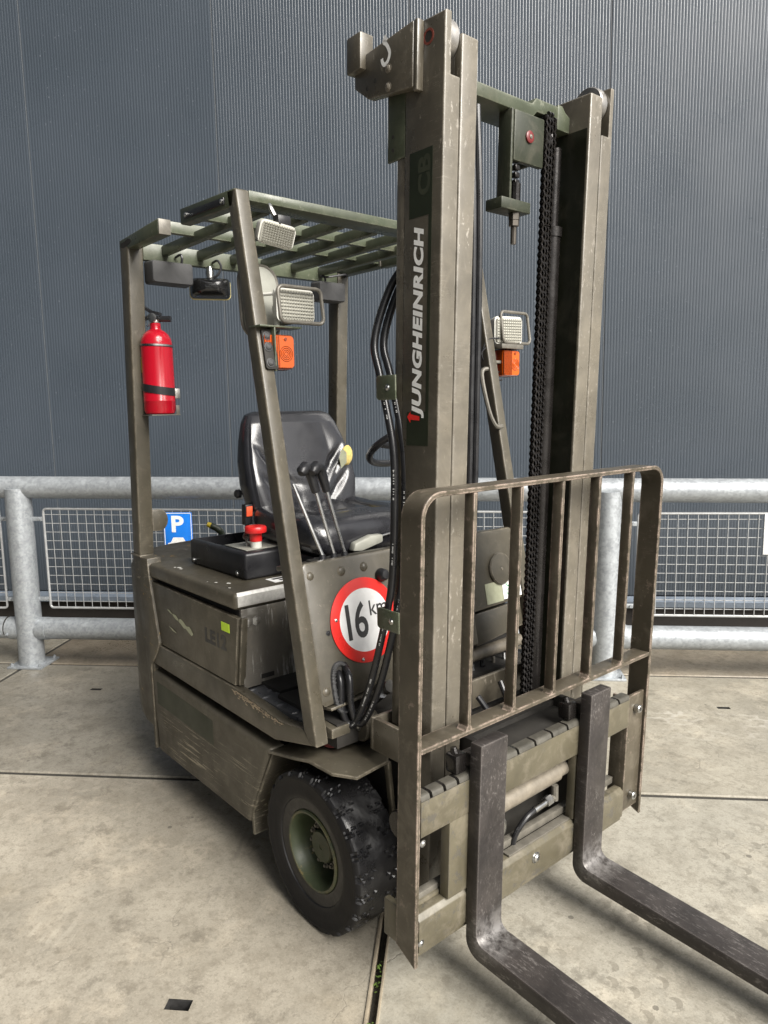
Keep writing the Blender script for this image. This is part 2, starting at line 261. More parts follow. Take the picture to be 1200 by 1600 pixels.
    cres = math_(n, l, 'MULTIPLY', math_(n, l, 'MULTIPLY', cres, stripe(1.95, 0.66, 2.35, 4.4)), ramp(n, l, noise(n, l, v, 3.2, 3), [(0.46, g(0)), (0.54, g(1))]))
    c = mix(n, l, math_(n, l, 'MULTIPLY', cres, 0.5), c, (0.15, 0.135, 0.105))
    # hairline cracks
    vo = n.new('ShaderNodeTexVoronoi'); vo.feature = 'DISTANCE_TO_EDGE'; vo.inputs['Scale'].default_value = 2.6
    nv = n.new('ShaderNodeTexNoise'); nv.inputs['Scale'].default_value = 3; nv.inputs['Detail'].default_value = 6; l.new(v, nv.inputs['Vector'])
    va = n.new('ShaderNodeVectorMath'); va.operation = 'MULTIPLY_ADD'; va.inputs[1].default_value = (0.5, 0.5, 0.5)
    l.new(nv.outputs['Color'], va.inputs[0]); l.new(v, va.inputs[2]); l.new(va.outputs[0], vo.inputs['Vector'])
    crack = math_(n, l, 'MULTIPLY', ramp(n, l, vo.outputs['Distance'], [(0.0, g(1)), (0.005, g(0))]), ramp(n, l, noise(n, l, v, 1.3, 3), [(0.5, g(0)), (0.6, g(0.75))]))
    c = mix(n, l, crack, c, (0.10, 0.09, 0.075))
    l.new(c, b.inputs['Base Color'])
    l.new(mix(n, l, damp, g(0.66), ramp(n, l, fine, [(0.4, g(0.22)), (0.6, g(0.42))])), b.inputs['Roughness'])
    b.inputs['Specular IOR Level'].default_value = 0.45
    hgt = math_(n, l, 'ADD', math_(n, l, 'ADD', math_(n, l, 'MULTIPLY', mid, 1.2), math_(n, l, 'MULTIPLY', fine, 0.45)), math_(n, l, 'MULTIPLY', math_(n, l, 'ADD', crack, cres), -0.8))
    bump(n, l, b, hgt, 0.35, 0.006); return m
M['concrete'] = concrete()
M['tread'] = simple('grey_rubber_tread', (0.065, 0.067, 0.072), 0.34, 0, 0.25, 20, 0.1)
M['pocket'] = simple('dark_pocket_floor', (0.035, 0.034, 0.033), 0.5, 0.2, 0.4, 60)  # dark colour for the floor and walls of the slab pockets
M['edge_steel'] = simple('pale_edge_steel', (0.40, 0.34, 0.25), 0.55, 0.3, 0.3, 20)

def lens(name, col, rough=0.12, trans=0.0):
    m, n, l, b = nodes(name); b.inputs['Base Color'].default_value = (*col, 1); b.inputs['Roughness'].default_value = rough
    b.inputs['Transmission Weight'].default_value = trans; b.inputs['Coat Weight'].default_value = 0.6; b.inputs['Coat Roughness'].default_value = 0.05
    return m
M['lens'] = lens('clear_ribbed_lens', (0.46, 0.45, 0.39), 0.15)
M['lens_dark'] = lens('lens_groove', (0.16, 0.155, 0.13), 0.3)
M['amber'] = lens('amber_lens', (0.52, 0.080, 0.002), 0.10)
M['amber_dark'] = lens('amber_lens_side', (0.19, 0.030, 0.002), 0.2)

# ------------------------------------------------------------------ mesh helpers
class B:
    """a small bmesh builder: boxes, prisms, tubes and lathes in world coordinates"""
    def __init__(s): s.bm = bmesh.new()
    def _fin(s, new, xf):
        if xf:
            for v in new: v.co = xf(v.co)
    def box(s, a_, b_, bev=0.0, xf=None, seg=2):
        t = bmesh.new()
        vs = [t.verts.new((x, y, z)) for x in (a_[0], b_[0]) for y in (a_[1], b_[1]) for z in (a_[2], b_[2])]
        for f in ((0, 1, 3, 2), (4, 6, 7, 5), (0, 4, 5, 1), (2, 3, 7, 6), (0, 2, 6, 4), (1, 5, 7, 3)): t.faces.new([vs[i] for i in f])
        return s._add(t, bev, xf, seg)
    def prism(s, poly, axis, lo, hi, bev=0.0, xf=None, seg=2, ef=None):
        t = bmesh.new()
        def P(p, h): return {'x': (h, p[0], p[1]), 'y': (p[0], h, p[1]), 'z': (p[0], p[1], h)}[axis]
        A = [t.verts.new(P(p, lo)) for p in poly]; Bv = [t.verts.new(P(p, hi)) for p in poly]
        t.faces.new(A); t.faces.new(Bv[::-1])
        for i in range(len(poly)):
            j = (i + 1) % len(poly); t.faces.new((A[i], Bv[i], Bv[j], A[j]))
        return s._add(t, bev, xf, seg, ef)
    def _add(s, t, bev, xf, seg=2, ef=None):
        bmesh.ops.recalc_face_normals(t, faces=t.faces[:])
        if bev:
            ed = [e_ for e_ in t.edges if len(e_.link_faces) == 2 and e_.calc_face_angle(0) > 0.35 and (ef is None or ef(e_.verts[0].co, e_.verts[1].co))]
            bmesh.ops.bevel(t, geom=ed, offset=bev, segments=seg, affect='EDGES', profile=0.5, clamp_overlap=True)
        if xf:
            for v in t.verts: v.co = xf(v.co)
        mp = {v: s.bm.verts.new(v.co) for v in t.verts}
        for f in t.faces:
            try: s.bm.faces.new([mp[v] for v in f.verts])
            except ValueError: pass
        t.free(); return s
    def tube(s, pts, r, seg=10, smooth=0, cap=True, xf=None, closed=False):
        pts = [Vector(p) for p in pts]
        if smooth:
            if isinstance(r, (list, tuple)): r = [r[min(int(i / smooth), len(r) - 1)] for i in range((len(pts) - 1) * smooth + 1)]
            pts = catmull(pts, smooth, closed)
        n_ = len(pts); rings = []; up = None
        for i, p in enumerate(pts):
            if closed: d = (pts[(i + 1) % n_] - pts[i - 1]).normalized()
            else: d = (pts[min(i + 1, n_ - 1)] - pts[max(i - 1, 0)]).normalized()
            if up is None:
                up = Vector((0, 0, 1)) if abs(d.z) < 0.9 else Vector((1, 0, 0))
            up = (up - d * up.dot(d)).normalized(); sd_ = d.cross(up)
            rr = r[i] if isinstance(r, (list, tuple)) else r
            ring = []
            for k in range(seg):
                an = 2 * PI * k / seg; q = p + (up * math.cos(an) + sd_ * math.sin(an)) * rr
                ring.append(s.bm.verts.new(xf(q) if xf else q))
            rings.append(ring)
        for i in range(n_ if closed else n_ - 1):
            A, Bv = rings[i], rings[(i + 1) % n_]
            for k in range(seg):
                s.bm.faces.new((A[k], A[(k + 1) % seg], Bv[(k + 1) % seg], Bv[k]))
        if cap and not closed: s.bm.faces.new(rings[0][::-1]); s.bm.faces.new(rings[-1])
        return s
    def cyl(s, a_, b_, r, seg=20, bev=0.0, xf=None):
        a_, b_ = Vector(a_), Vector(b_)
        if bev:
            d = (b_ - a_).normalized()
            return s.tube([a_, a_ + d * 1e-5, a_ + d * bev, b_ - d * bev, b_ - d * 1e-5, b_], [r - bev, r - bev, r, r, r - bev, r - bev], seg, xf=xf)
        return s.tube([a_, b_], r, seg, xf=xf)
    def lathe(s, prof, origin, axis='z', seg=40, sign=1, xf=None, open_start=False):
        o = Vector(origin); rings = []
        for (r, h) in prof:
            ring = []
            for k in range(seg):
                an = 2 * PI * k / seg; c_, q = math.cos(an) * r, math.sin(an) * r
                p = {'z': Vector((c_, q, h * sign)), 'y': Vector((c_, h * sign, q)), 'x': Vector((h * sign, c_, q))}[axis] + o
                ring.append(s.bm.verts.new(xf(p) if xf else p))
            rings.append(ring)
        for A, Bv in zip(rings, rings[1:]):
            for k in range(seg): s.bm.faces.new((A[k], A[(k + 1) % seg], Bv[(k + 1) % seg], Bv[k]))
        if not open_start: s.bm.faces.new(rings[0])
        s.bm.faces.new(rings[-1][::-1])
        return s
    def grid(s, fn, nu, nv, cu=False):
        V = [[s.bm.verts.new(fn(i / (nu if cu else nu - 1), j / (nv - 1))) for j in range(nv)] for i in range(nu)]
        for i in range(nu if cu else nu - 1):
            for j in range(nv - 1):
                s.bm.faces.new((V[i][j], V[(i + 1) % nu][j], V[(i + 1) % nu][j + 1], V[i][j + 1]))
        return V
    def loft(s, rings, cap=True):
        R = [[s.bm.verts.new(p) for p in r] for r in rings]; k = len(R[0])
        for A, Bv in zip(R, R[1:]):
            for i in range(k): s.bm.faces.new((A[i], A[(i + 1) % k], Bv[(i + 1) % k], Bv[i]))
        if cap: s.bm.faces.new(R[0][::-1]); s.bm.faces.new(R[-1])
        return s
def catmull(P, k, closed=False):
    out = []; n_ = len(P)
    rng = range(n_) if closed else range(n_ - 1)
    for i in rng:
        if closed: p0, p1, p2, p3 = P[i - 1], P[i], P[(i + 1) % n_], P[(i + 2) % n_]
        else: p0, p1, p2, p3 = P[max(i - 1, 0)], P[i], P[i + 1], P[min(i + 2, n_ - 1)]
        for j in range(k):
            t = j / k
            out.append(0.5 * ((2 * p1) + (p2 - p0) * t + (2 * p0 - 5 * p1 + 4 * p2 - p3) * t * t + (3 * p1 - p0 - 3 * p2 + p3) * t ** 3))
    if not closed: out.append(P[-1])
    return out
def wloc(o):
    v = Vector((0, 0, 0))
    while o is not None: v += o.location; o = o.parent
    return v
def mk(name, b, mat, parent=None, loc=None, smooth=35, label=None, kind=None):
    """link builder b as one mesh object; its origin is put at loc (or at the parent's origin)"""
    bm = b.bm if isinstance(b, B) else b
    base = wloc(parent) if parent else Vector((0, 0, 0))
    o_ = Vector(loc) if loc is not None else base
    bmesh.ops.recalc_face_normals(bm, faces=bm.faces[:])
    for v in bm.verts: v.co -= o_
    me = bpy.data.meshes.new(name); bm.to_mesh(me); bm.free()
    if smooth is not None:
        for p in me.polygons: p.use_smooth = True
        me.set_sharp_from_angle(angle=math.radians(smooth))
    me.materials.append(M[mat] if isinstance(mat, str) else mat)
    o = bpy.data.objects.new(name, me); C.objects.link(o)
    if parent: o.parent = parent
    o.location = o_ - base
    if label: o['label'] = label
    if kind: o['kind'] = kind
    return o
def inst(src, parent, loc, rot=None, name=None):
    o = src.copy(); C.objects.link(o); o.parent = parent; o.location = Vector(loc) - wloc(parent)
    if rot is not None: o.rotation_euler = rot
    return o
def thing(name, label, cat, loc):
    o = bpy.data.objects.new(name, None); C.objects.link(o); o.location = loc; o.empty_display_size = 0.2
    o['label'] = label; o['category'] = cat; return o
def basis(xa, ya, origin):
    xa, ya = Vector(xa).normalized(), Vector(ya).normalized(); za = xa.cross(ya)
    return Matrix(((xa.x, ya.x, za.x, origin[0]), (xa.y, ya.y, za.y, origin[1]), (xa.z, ya.z, za.z, origin[2]), (0, 0, 0, 1)))
def text(name, body, mat, parent, mw, w, h, shear=0.0, bold=0.0, label=None, depth=0.0006, space=1.0):
    """flat lettering fitted to a w x h box, its lower left corner at mw's origin"""
    cu = bpy.data.curves.new(name, 'FONT'); cu.body = body; cu.shear = shear; cu.offset = bold; cu.size = 1; cu.space_character = space
    cu.extrude = 0.0; cu.resolution_u = 4
    tmp = bpy.data.objects.new('tmp', cu); C.objects.link(tmp); bpy.context.view_layer.update()
    me = bpy.data.meshes.new_from_object(tmp.evaluated_get(bpy.context.evaluated_depsgraph_get()))
    bpy.data.objects.remove(tmp); bpy.data.curves.remove(cu)
    xs = [v.co.x for v in me.vertices]; ys = [v.co.y for v in me.vertices]
    x0, y0, sx, sy = min(xs), min(ys), w / (max(xs) - min(xs)), h / (max(ys) - min(ys))
    bm = bmesh.new(); bm.from_mesh(me); bpy.data.meshes.remove(me)
    for v in bm.verts: v.co = mw @ Vector(((v.co.x - x0) * sx, (v.co.y - y0) * sy, 0))
    me2 = bpy.data.meshes.new(name); base = wloc(parent)
    for v in bm.verts: v.co -= base
    bm.to_mesh(me2); bm.free(); me2.materials.append(M[mat])
    o = bpy.data.objects.new(name, me2); C.objects.link(o); o.parent = parent
    if label: o['label'] = label
    return o
def rrect(w, h, r, k=5):
    """rounded rectangle outline centred at 0"""
    out = []
    for cx, cy, a0 in ((w / 2 - r, h / 2 - r, 0), (-w / 2 + r, h / 2 - r, 90), (-w / 2 + r, -h / 2 + r, 180), (w / 2 - r, -h / 2 + r, 270)):
        for i in range(k + 1):
            an = math.radians(a0 + 90 * i / k); out.append((cx + r * math.cos(an), cy + r * math.sin(an)))
    return out
def plate(b, poly, mw, t, bev=0.0):
    """a flat plate: 2-D outline in mw's xy plane, thickness t along +z"""
    return b.prism(poly, 'z', 0, t, bev, xf=lambda q: mw @ q)

# ================================================================== GROUND (frame: u along the railing, v towards the camera)
L0 = Vector((-3.188, -0.439, 0)); DU = Vector((0.72367, 0.69015, 0)); DV = Vector((0.69015, -0.72367, 0))
def UV(u, v, z=0.0): return L0 + DU * u + DV * v + Vector((0, 0, z))
ground = mk('ground', B().box((-60, -60, -0.30), (60, 60, -0.06)), 'soil', kind='structure', smooth=None)
def slab(us, vs, holes=(), gap=0.017, tone=(0.86, 0.845, 0.795)):
    b = B(); u0, u1 = us[0] + gap, us[1] - gap; v0, v1 = vs[0] + gap, vs[1] - gap
    cu = sorted({u0, u1} | {h[i] for h in holes for i in (0, 1)}); cv = sorted({v0, v1} | {h[i] for h in holes for i in (2, 3)})
    inside = lambda u, v: any(h[0] < u < h[1] and h[2] < v < h[3] for h in holes)
    V = {}
    def vt(u, v, z):
        k = (round(u, 5), round(v, 5), z)
        if k not in V: V[k] = b.bm.verts.new(UV(u, v, z))
        return V[k]
    for i in range(len(cu) - 1):
        for j in range(len(cv) - 1):
            q = (cu[i], cu[i + 1], cv[j], cv[j + 1]); hole = inside((q[0] + q[1]) / 2, (q[2] + q[3]) / 2); z = -0.05 if hole else 0.0
            fc = b.bm.faces.new([vt(q[0], q[2], z), vt(q[0], q[3], z), vt(q[1], q[3], z), vt(q[1], q[2], z)]); fc.material_index = 1 if hole else 0
            if hole:
                cs = [(q[0], q[2]), (q[0], q[3]), (q[1], q[3]), (q[1], q[2])]
                for (p1, p2) in zip(cs, cs[1:] + cs[:1]): b.bm.faces.new([vt(*p1, z), vt(*p2, z), vt(*p2, 0.0), vt(*p1, 0.0)]).material_index = 1
    c = 0.003
    oc = [(u0, v0), (u0, v1), (u1, v1), (u1, v0)]; ex = [(u0 - c, v0 - c), (u0 - c, v1 + c), (u1 + c, v1 + c), (u1 + c, v0 - c)]
    for i in range(4):       # worn chamfer, then the vertical side of the slab
        j = (i + 1) % 4
        side = [p for p in ([(u, oc[i][1]) for u in cu] if abs(oc[i][1] - oc[j][1]) < 1e-6 else [(oc[i][0], v) for v in cv])]
        if (Vector(side[0]) - Vector(oc[i])).length > 1e-4: side = side[::-1]
        f = [vt(*p, 0.0) for p in side]
        b.bm.faces.new(f + [vt(*ex[j], -0.006), vt(*ex[i], -0.006)])
        b.bm.faces.new([vt(*ex[i], -0.006), vt(*ex[j], -0.006), vt(*ex[j], -0.07), vt(*ex[i], -0.07)])
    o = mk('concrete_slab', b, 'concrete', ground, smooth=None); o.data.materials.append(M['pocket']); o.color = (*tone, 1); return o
VA, VB = 1.268, 4.6
pk = {'near': (1.782, 1.845, 2.352, 2.386), 'far': (0.545, 0.605, 0.355, 0.380), 'right': (3.76, 3.82, 0.41, 0.435)}
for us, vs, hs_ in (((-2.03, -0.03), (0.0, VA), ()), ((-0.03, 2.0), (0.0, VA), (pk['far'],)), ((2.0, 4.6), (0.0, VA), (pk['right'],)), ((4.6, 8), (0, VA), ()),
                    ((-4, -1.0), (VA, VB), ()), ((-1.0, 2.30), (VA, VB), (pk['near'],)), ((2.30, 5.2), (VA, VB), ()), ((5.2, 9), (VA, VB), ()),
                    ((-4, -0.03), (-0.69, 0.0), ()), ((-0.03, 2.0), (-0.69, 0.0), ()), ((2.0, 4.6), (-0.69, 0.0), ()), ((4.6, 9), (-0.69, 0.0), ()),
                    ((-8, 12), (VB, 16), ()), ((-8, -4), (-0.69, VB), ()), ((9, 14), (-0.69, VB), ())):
    tone = {(-2.03, 0.0): (0.66, 0.65, 0.62), (-0.03, 0.0): (0.66, 0.645, 0.61), (2.0, 0.0): (0.92, 0.90, 0.835), (-1.0, VA): (0.95, 0.915, 0.85), (2.30, VA): (0.99, 0.985, 0.94), (-0.03, -0.69): (0.62, 0.56, 0.49), (2.0, -0.69): (0.80, 0.74, 0.66)}.get((us[0], vs[0]), (0.84, 0.82, 0.77))  # slab tones vary; the dark left-back ones have shade put into the colour
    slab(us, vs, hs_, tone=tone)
xf_uv = lambda q: UV(q.x, q.y, q.z)
for lo_, hi_ in (((-8, VA - 0.024, -0.058), (12, VA + 0.024, -0.008)), ((-8, -0.02, -0.058), (14, 0.02, -0.007)), ((-0.05, -0.69, -0.058), (-0.01, VA - 0.021, -0.006)), ((1.98, -0.69, -0.058), (2.02, VA - 0.021, -0.006)), ((4.58, -0.69, -0.058), (4.62, VA - 0.021, -0.006)), ((-1.02, VA + 0.021, -0.058), (-0.98, VB, -0.006)), ((2.29, VA + 0.021, -0.058), (2.31, VB, -0.024))):
    mk('joint_filler', B().box(lo_, hi_, xf=xf_uv), 'soil', ground, smooth=None)
# steel edge strips along the open joint in front of the wheel
b = B(); b.prism([(2.281, -0.05), (2.2895, -0.05), (2.2895, 0.004), (2.281, 0.004)], 'y', VA, VB, 0.001, xf=lambda q: UV(q.x, q.y, q.z)); mk('edge_strip', b, 'edge_steel', ground)
b = B(); b.prism([(2.3105, -0.05), (2.317, -0.05), (2.317, 0.003), (2.3105, 0.003)], 'y', VA, VB, 0.001, xf=lambda q: UV(q.x, q.y, q.z)); mk('edge_strip', b, 'edge_steel', ground)
b = B()
for k in range(46):
    v = random.choice((2.20, 2.24, 2.26, 2.47, 2.50, 2.40)) + random.uniform(-0.02, 0.02); u = 2.30 + random.uniform(-0.008, 0.008); an = random.uniform(0, 2 * PI); r = random.uniform(0.003, 0.007)
    p = UV(u, v, random.uniform(-0.012, 0.004)); d1 = Vector((math.cos(an), math.sin(an), random.uniform(0, 0.8))).normalized() * r; d2 = Vector((-math.sin(an), math.cos(an), 0.2)) * r * 0.5
    b.bm.faces.new([b.bm.verts.new(q) for q in (p - d1, p + d2, p + d1, p - d2)])
w = mk('weeds', b, 'leaf', None, kind='stuff', smooth=None); w['label'] = 'tiny green weeds growing in the open slab joint by the front wheel'; w['category'] = 'weeds'

# ================================================================== FACADE
VW = -0.70
wall = thing('facade', 'dark grey blue ribbed metal cladding wall behind the steel railing', 'wall', UV(1.6, VW))
seams = [-2.60, -1.39, -0.178, 1.042, 2.236, 3.395, 4.56, 5.73]
TOP = 6.5
for u0, u1 in zip(seams, seams[1:]):
    b = B(); g0 = 0.0045; n_ = 66; wd_ = (u1 - u0 - 2 * g0) / n_; prof = [(u0 + g0, -0.03)]
    for k in range(n_):
        x = u0 + g0 + k * wd_
        prof += [(x + wd_ * 0.02, 0.0), (x + wd_ * 0.50, 0.0), (x + wd_ * 0.62, -0.0008), (x + wd_ * 0.90, -0.0008)]
    prof += [(u1 - g0, 0.0), (u1 - g0, -0.03)]
    lo = [b.bm.verts.new(UV(u, VW + v, 0.27)) for u, v in prof]; hi = [b.bm.verts.new(UV(u, VW + v, TOP)) for u, v in prof]
    for k in range(len(prof) - 1): b.bm.faces.new((lo[k], hi[k], hi[k + 1], lo[k + 1]))
    mk('wall_panel', b, 'cladding', wall, smooth=20)
for u in seams:
    b = B(); b.box((u - 0.02, VW - 0.05, 0.27), (u + 0.02, VW - 0.005, TOP), xf=lambda q: UV(q.x, q.y, q.z)); mk('seam_strip', b, 'seam', wall, smooth=None)
xf_uv = lambda q: UV(q.x, q.y, q.z)
mk('base_flashing', B().prism([(VW - 0.04, 0.20), (VW + 0.035, 0.20), (VW + 0.035, 0.235), (VW + 0.005, 0.262), (VW - 0.04, 0.262)], 'x', -2.6, 5.73, 0, xf=xf_uv), 'flashing', wall)
mk('plinth', B().box((-2.6, VW - 0.30, -0.05), (5.73, VW - 0.02, 0.199), xf=xf_uv), 'plinth', wall, smooth=None)
mk('backing_wall', B().box((-2.6, VW - 0.30, 0.2), (5.73, VW - 0.055, TOP), xf=xf_uv), 'plinth', wall, smooth=None)

# unseen hall, added out of view to give the truck's right side its shade
hall = thing('unseen_shade_hall', 'unseen dark cladded hall added to shade the right side of the truck', 'building', (-3.5, -3.6, 0))
mk('wall', B().box((-12, -7.5, -0.05), (2.6, -3.4, 7.5)), 'cladding', hall, smooth=None)
mk('roof', B().box((-12.2, -7.7, 7.501), (2.8, -3.2, 7.7)), 'plinth', hall, smooth=None)
# ================================================================== RAILING
rail = thing('guard_railing', 'galvanised tubular steel railing with wire mesh panels in front of the wall', 'railing', UV(1.6, 0))
zt = lambda u: 1.054 - 0.0107 * u
mk('top_rail', B().tube([UV(-2.6, 0, zt(-2.6)), UV(5.7, 0, zt(5.7))], 0.0635, 28), 'zinc', rail)
mk('lower_rail', B().tube([UV(-2.6, 0, 0.225), UV(5.7, 0, 0.212)], 0.0635, 28), 'zinc', rail)
bolt_b = B(); bolt_b.tube([(0, 0, 0), (0, 0, 0.012)], 0.009, 6); bolt_b.tube([(0, 0, 0.012), (0, 0, 0.018)], 0.005, 8)
bolt_src = None
for u in (0.0, 3.30):
    po = mk('post', B().tube([UV(u, 0.012, 0.01), UV(u, 0.012, zt(u) - 0.004)], 0.0715, 28), 'zinc', rail)
    bp = mk('base_plate', B().box((u - 0.105, -0.10, 0.0), (u + 0.105, 0.10, 0.012), 0.002, xf=xf_uv), 'zinc', po)
    for du in (-0.085, 0.085):
        for dv in (-0.08, 0.08):
            p = UV(u + du, dv, 0.012)
            if bolt_src is None:
                for q in bolt_b.bm.verts: q.co += p
                bolt_src = mk('bolt', bolt_b, 'zinc', po, loc=p)
            else: inst(bolt_src, po, p)
    for du in (-1, 1):
        b = B(); b.tube([UV(u + du * 0.055, 0, 0.219), UV(u + du * 0.115, 0, 0.219)], 0.0665, 28); mk('weld_collar', b, 'zinc', po)
b = B(); b.tube([UV(-0.135, 0, 0.225), UV(-0.130, 0, 0.225)], 0.0655, 28); mk('sleeve_joint', b, 'dark', rail)
for du in (-0.16, -0.11): inst(bolt_src, rail, UV(du, 0.058, 0.197), (PI / 2.2, 0, math.radians(43.6)))
def mesh_panel(u0, u1, z0a, z1a, z0b, z1b):
    f = lambda u, t: (z0a + (z0b - z0a) * (u - u0) / (u1 - u0)) * (1 - t) + (z1a + (z1b - z1a) * (u - u0) / (u1 - u0)) * t
    r = 0.018; pts = []
    for (cu, ct, a0) in ((u1 - r, 1, 0), (u0 + r, 1, 90), (u0 + r, 0, 180), (u1 - r, 0, 270)):
        for i in range(5):
            an = math.radians(a0 + 22.5 * i); zc = f(cu, ct) + (-r if ct else r); pts.append(UV(cu + r * math.cos(an), 0.0, zc + r * math.sin(an)))
    fr = mk('mesh_panel', B().tube(pts, 0.0068, 8, closed=True), 'wire', rail)
    b = B(); n_ = int((u1 - u0) / 0.0505)
    for k in range(1, n_):
        u = u0 + (u1 - u0) * k / n_; b.tube([UV(u, 0.003, f(u, 0)), UV(u, 0.003, f(u, 1))], 0.0021, 5, cap=False)
    for k in range(1, 12):
        b.tube([UV(u0, -0.002, f(u0, (k - 0.25) / 11.4)), UV(u1, -0.002, f(u1, (k - 0.25) / 11.4))], 0.0021, 5, cap=False)
    mk('wire_grid', b, 'wire', fr, kind='stuff')
    for uu, dd in ((u0, -1), (u1, 1)):
        for t in (0.09, 0.90):
            b = B(); b.box((uu - 0.002 if dd > 0 else uu - 0.085, -0.003, f(uu, t) - 0.012), (uu + 0.085 if dd > 0 else uu + 0.002, 0.003, f(uu, t) + 0.012), 0.001, xf=xf_uv)
            b.cyl(UV(uu + dd * 0.025, 0.003, f(uu, t)), UV(uu + dd * 0.025, 0.016, f(uu, t)), 0.009, 6); mk('fixing_tab', b, 'zinc', fr)
mesh_panel(0.137, 3.165, 0.346, 0.929, 0.342, 0.899)
mesh_panel(3.462, 5.6, 0.339, 0.893, 0.336, 0.888)
mesh_panel(-2.4, -0.133, 0.345, 0.945, 0.341, 0.930)

# parking sign and the edge of a white sign, both fixed to the mesh
sign = thing('parking_sign', 'small blue parking sign with white letter P on the mesh railing', 'sign', UV(0.939, 0.012, 0.63))
mb = basis(DU, (0, 0, 1), UV(0.939, 0.010, 0.777))
mk('sign_face', plate(B(), rrect(0.166, 0.262, 0.008), mb, 0.004, 0.0008), 'blue', sign)
b = B(); o_ = rrect(0.160, 0.256, 0.007); i_ = rrect(0.152, 0.248, 0.005)
A_ = [b.bm.verts.new(mb @ Vector((x, y, 0.0046))) for x, y in o_]; I_ = [b.bm.verts.new(mb @ Vector((x, y, 0.0046))) for x, y in i_]
for k in range(len(o_)): b.bm.faces.new((A_[k], A_[(k + 1) % len(o_)], I_[(k + 1) % len(o_)], I_[k]))
mk('border_line', b, 'white', sign, smooth=None)
text('letter', 'P', 'white', sign, mb @ Matrix.Translation((-0.036, 0.018, 0.0048)), 0.072, 0.094, 0, 0.035)
car = [(-0.062, -0.075), (-0.062, -0.045), (-0.045, -0.040), (-0.030, -0.012), (0.028, -0.012), (0.045, -0.040), (0.062, -0.045), (0.062, -0.075)]
b = B(); b.bm.faces.new([b.bm.verts.new(mb @ Vector((x, y, 0.0048))) for x, y in car]); mk('car_symbol', b, 'white', sign, smooth=None)
ws = mk('white_sign', B().box((4.098, 0.008, 0.675), (4.32, 0.012, 0.890), 0.001, xf=xf_uv), 'sign_white')
ws['label'] = 'plain white sign on the right mesh panel cut by the photo edge'; ws['category'] = 'sign'
# ================================================================== FORKLIFT
fl = thing('forklift', 'olive drab electric forklift with raised roof guard, tall mast and two steel forks', 'forklift', (-0.6, 0, 0))
T = 0.0374                                       # the mast leans forward by this slope
mt = lambda q: Vector((q[0] + T * q[2], q[1], q[2]))
XG, XA, ZG = -0.5007, 0.201, 2.0685
xa = lambda z: XG + XA * (ZG - z)                # front plane of the roof pillars and the cowl
PN = Vector((1, 0, XA)).normalized(); PU = Vector((-XA, 0, 1)).normalized()
def on_cowl(y, z, off=0.0): return Vector((xa(z), y, z)) + PN * off
def cowl_basis(y, z, off=0.0): return basis((0, 1, 0), PU, on_cowl(y, z, off))

def round_bolt(r=0.008, h=0.006):
    b = B(); b.lathe([(r * 1.35, 0), (r * 1.35, 0.0015), (r, 0.002), (r * 0.95, h * 0.6), (r * 0.5, h)], (0, 0, 0), 'z', 10); return b
RB = None
def put_bolt(parent, loc, normal, mat='olive', s=1.0, name='bolt'):
    b = round_bolt(0.008 * s, 0.006 * s); q = Vector(normal).to_track_quat('Z', 'Y').to_matrix()
    for v in b.bm.verts: v.co = q @ v.co + Vector(loc)
    return mk(name, b, mat, parent, loc=loc)
def dome(parent, loc, normal, r, mat='olive', name='rivet', flat=0.55):
    b = B(); b.lathe([(r, 0), (r * 0.95, r * 0.25 * flat), (r * 0.75, r * 0.65 * flat), (r * 0.4, r * 0.92 * flat), (r * 0.05, r * flat)], (0, 0, 0), 'z', 18)
    q = Vector(normal).to_track_quat('Z', 'Y').to_matrix()
    for v in b.bm.verts: v.co = q @ v.co + Vector(loc)
    return mk(name, b, mat, parent, loc=loc)

# ---------------------------------------------------------------- body
def cw_ring(z, ins):
    half = [(-1.27, 0.49), (-1.40, 0.488), (-1.485, 0.470), (-1.555, 0.425), (-1.61, 0.355), (-1.645, 0.26), (-1.66, 0.14)]
    pts = half + [(x, -y) for x, y in half[::-1]]
    return [Vector((x + (ins if x < -1.3 else 0), y * (1 - ins / 0.49), z)) for x, y in pts]
b = B(); b.loft([cw_ring(0.165, 0.075), cw_ring(0.195, 0.045), cw_ring(0.25, 0.006), cw_ring(0.30, 0.0), cw_ring(0.865, 0.0), cw_ring(0.890, 0.008), cw_ring(0.903, 0.030)])
cw = mk('counterweight', b, 'olive_weight', fl, smooth=30, label='scratched rear counterweight with yellow paint showing through')
mk('chassis', B().box((-1.28, -0.40, 0.16), (-0.52, 0.40, 0.60)), 'dark', fl, smooth=None)
mk('front_axle_housing', B().box((-0.52, -0.30, 0.16), (-0.13, 0.30, 0.52)), 'dark', fl, smooth=None)
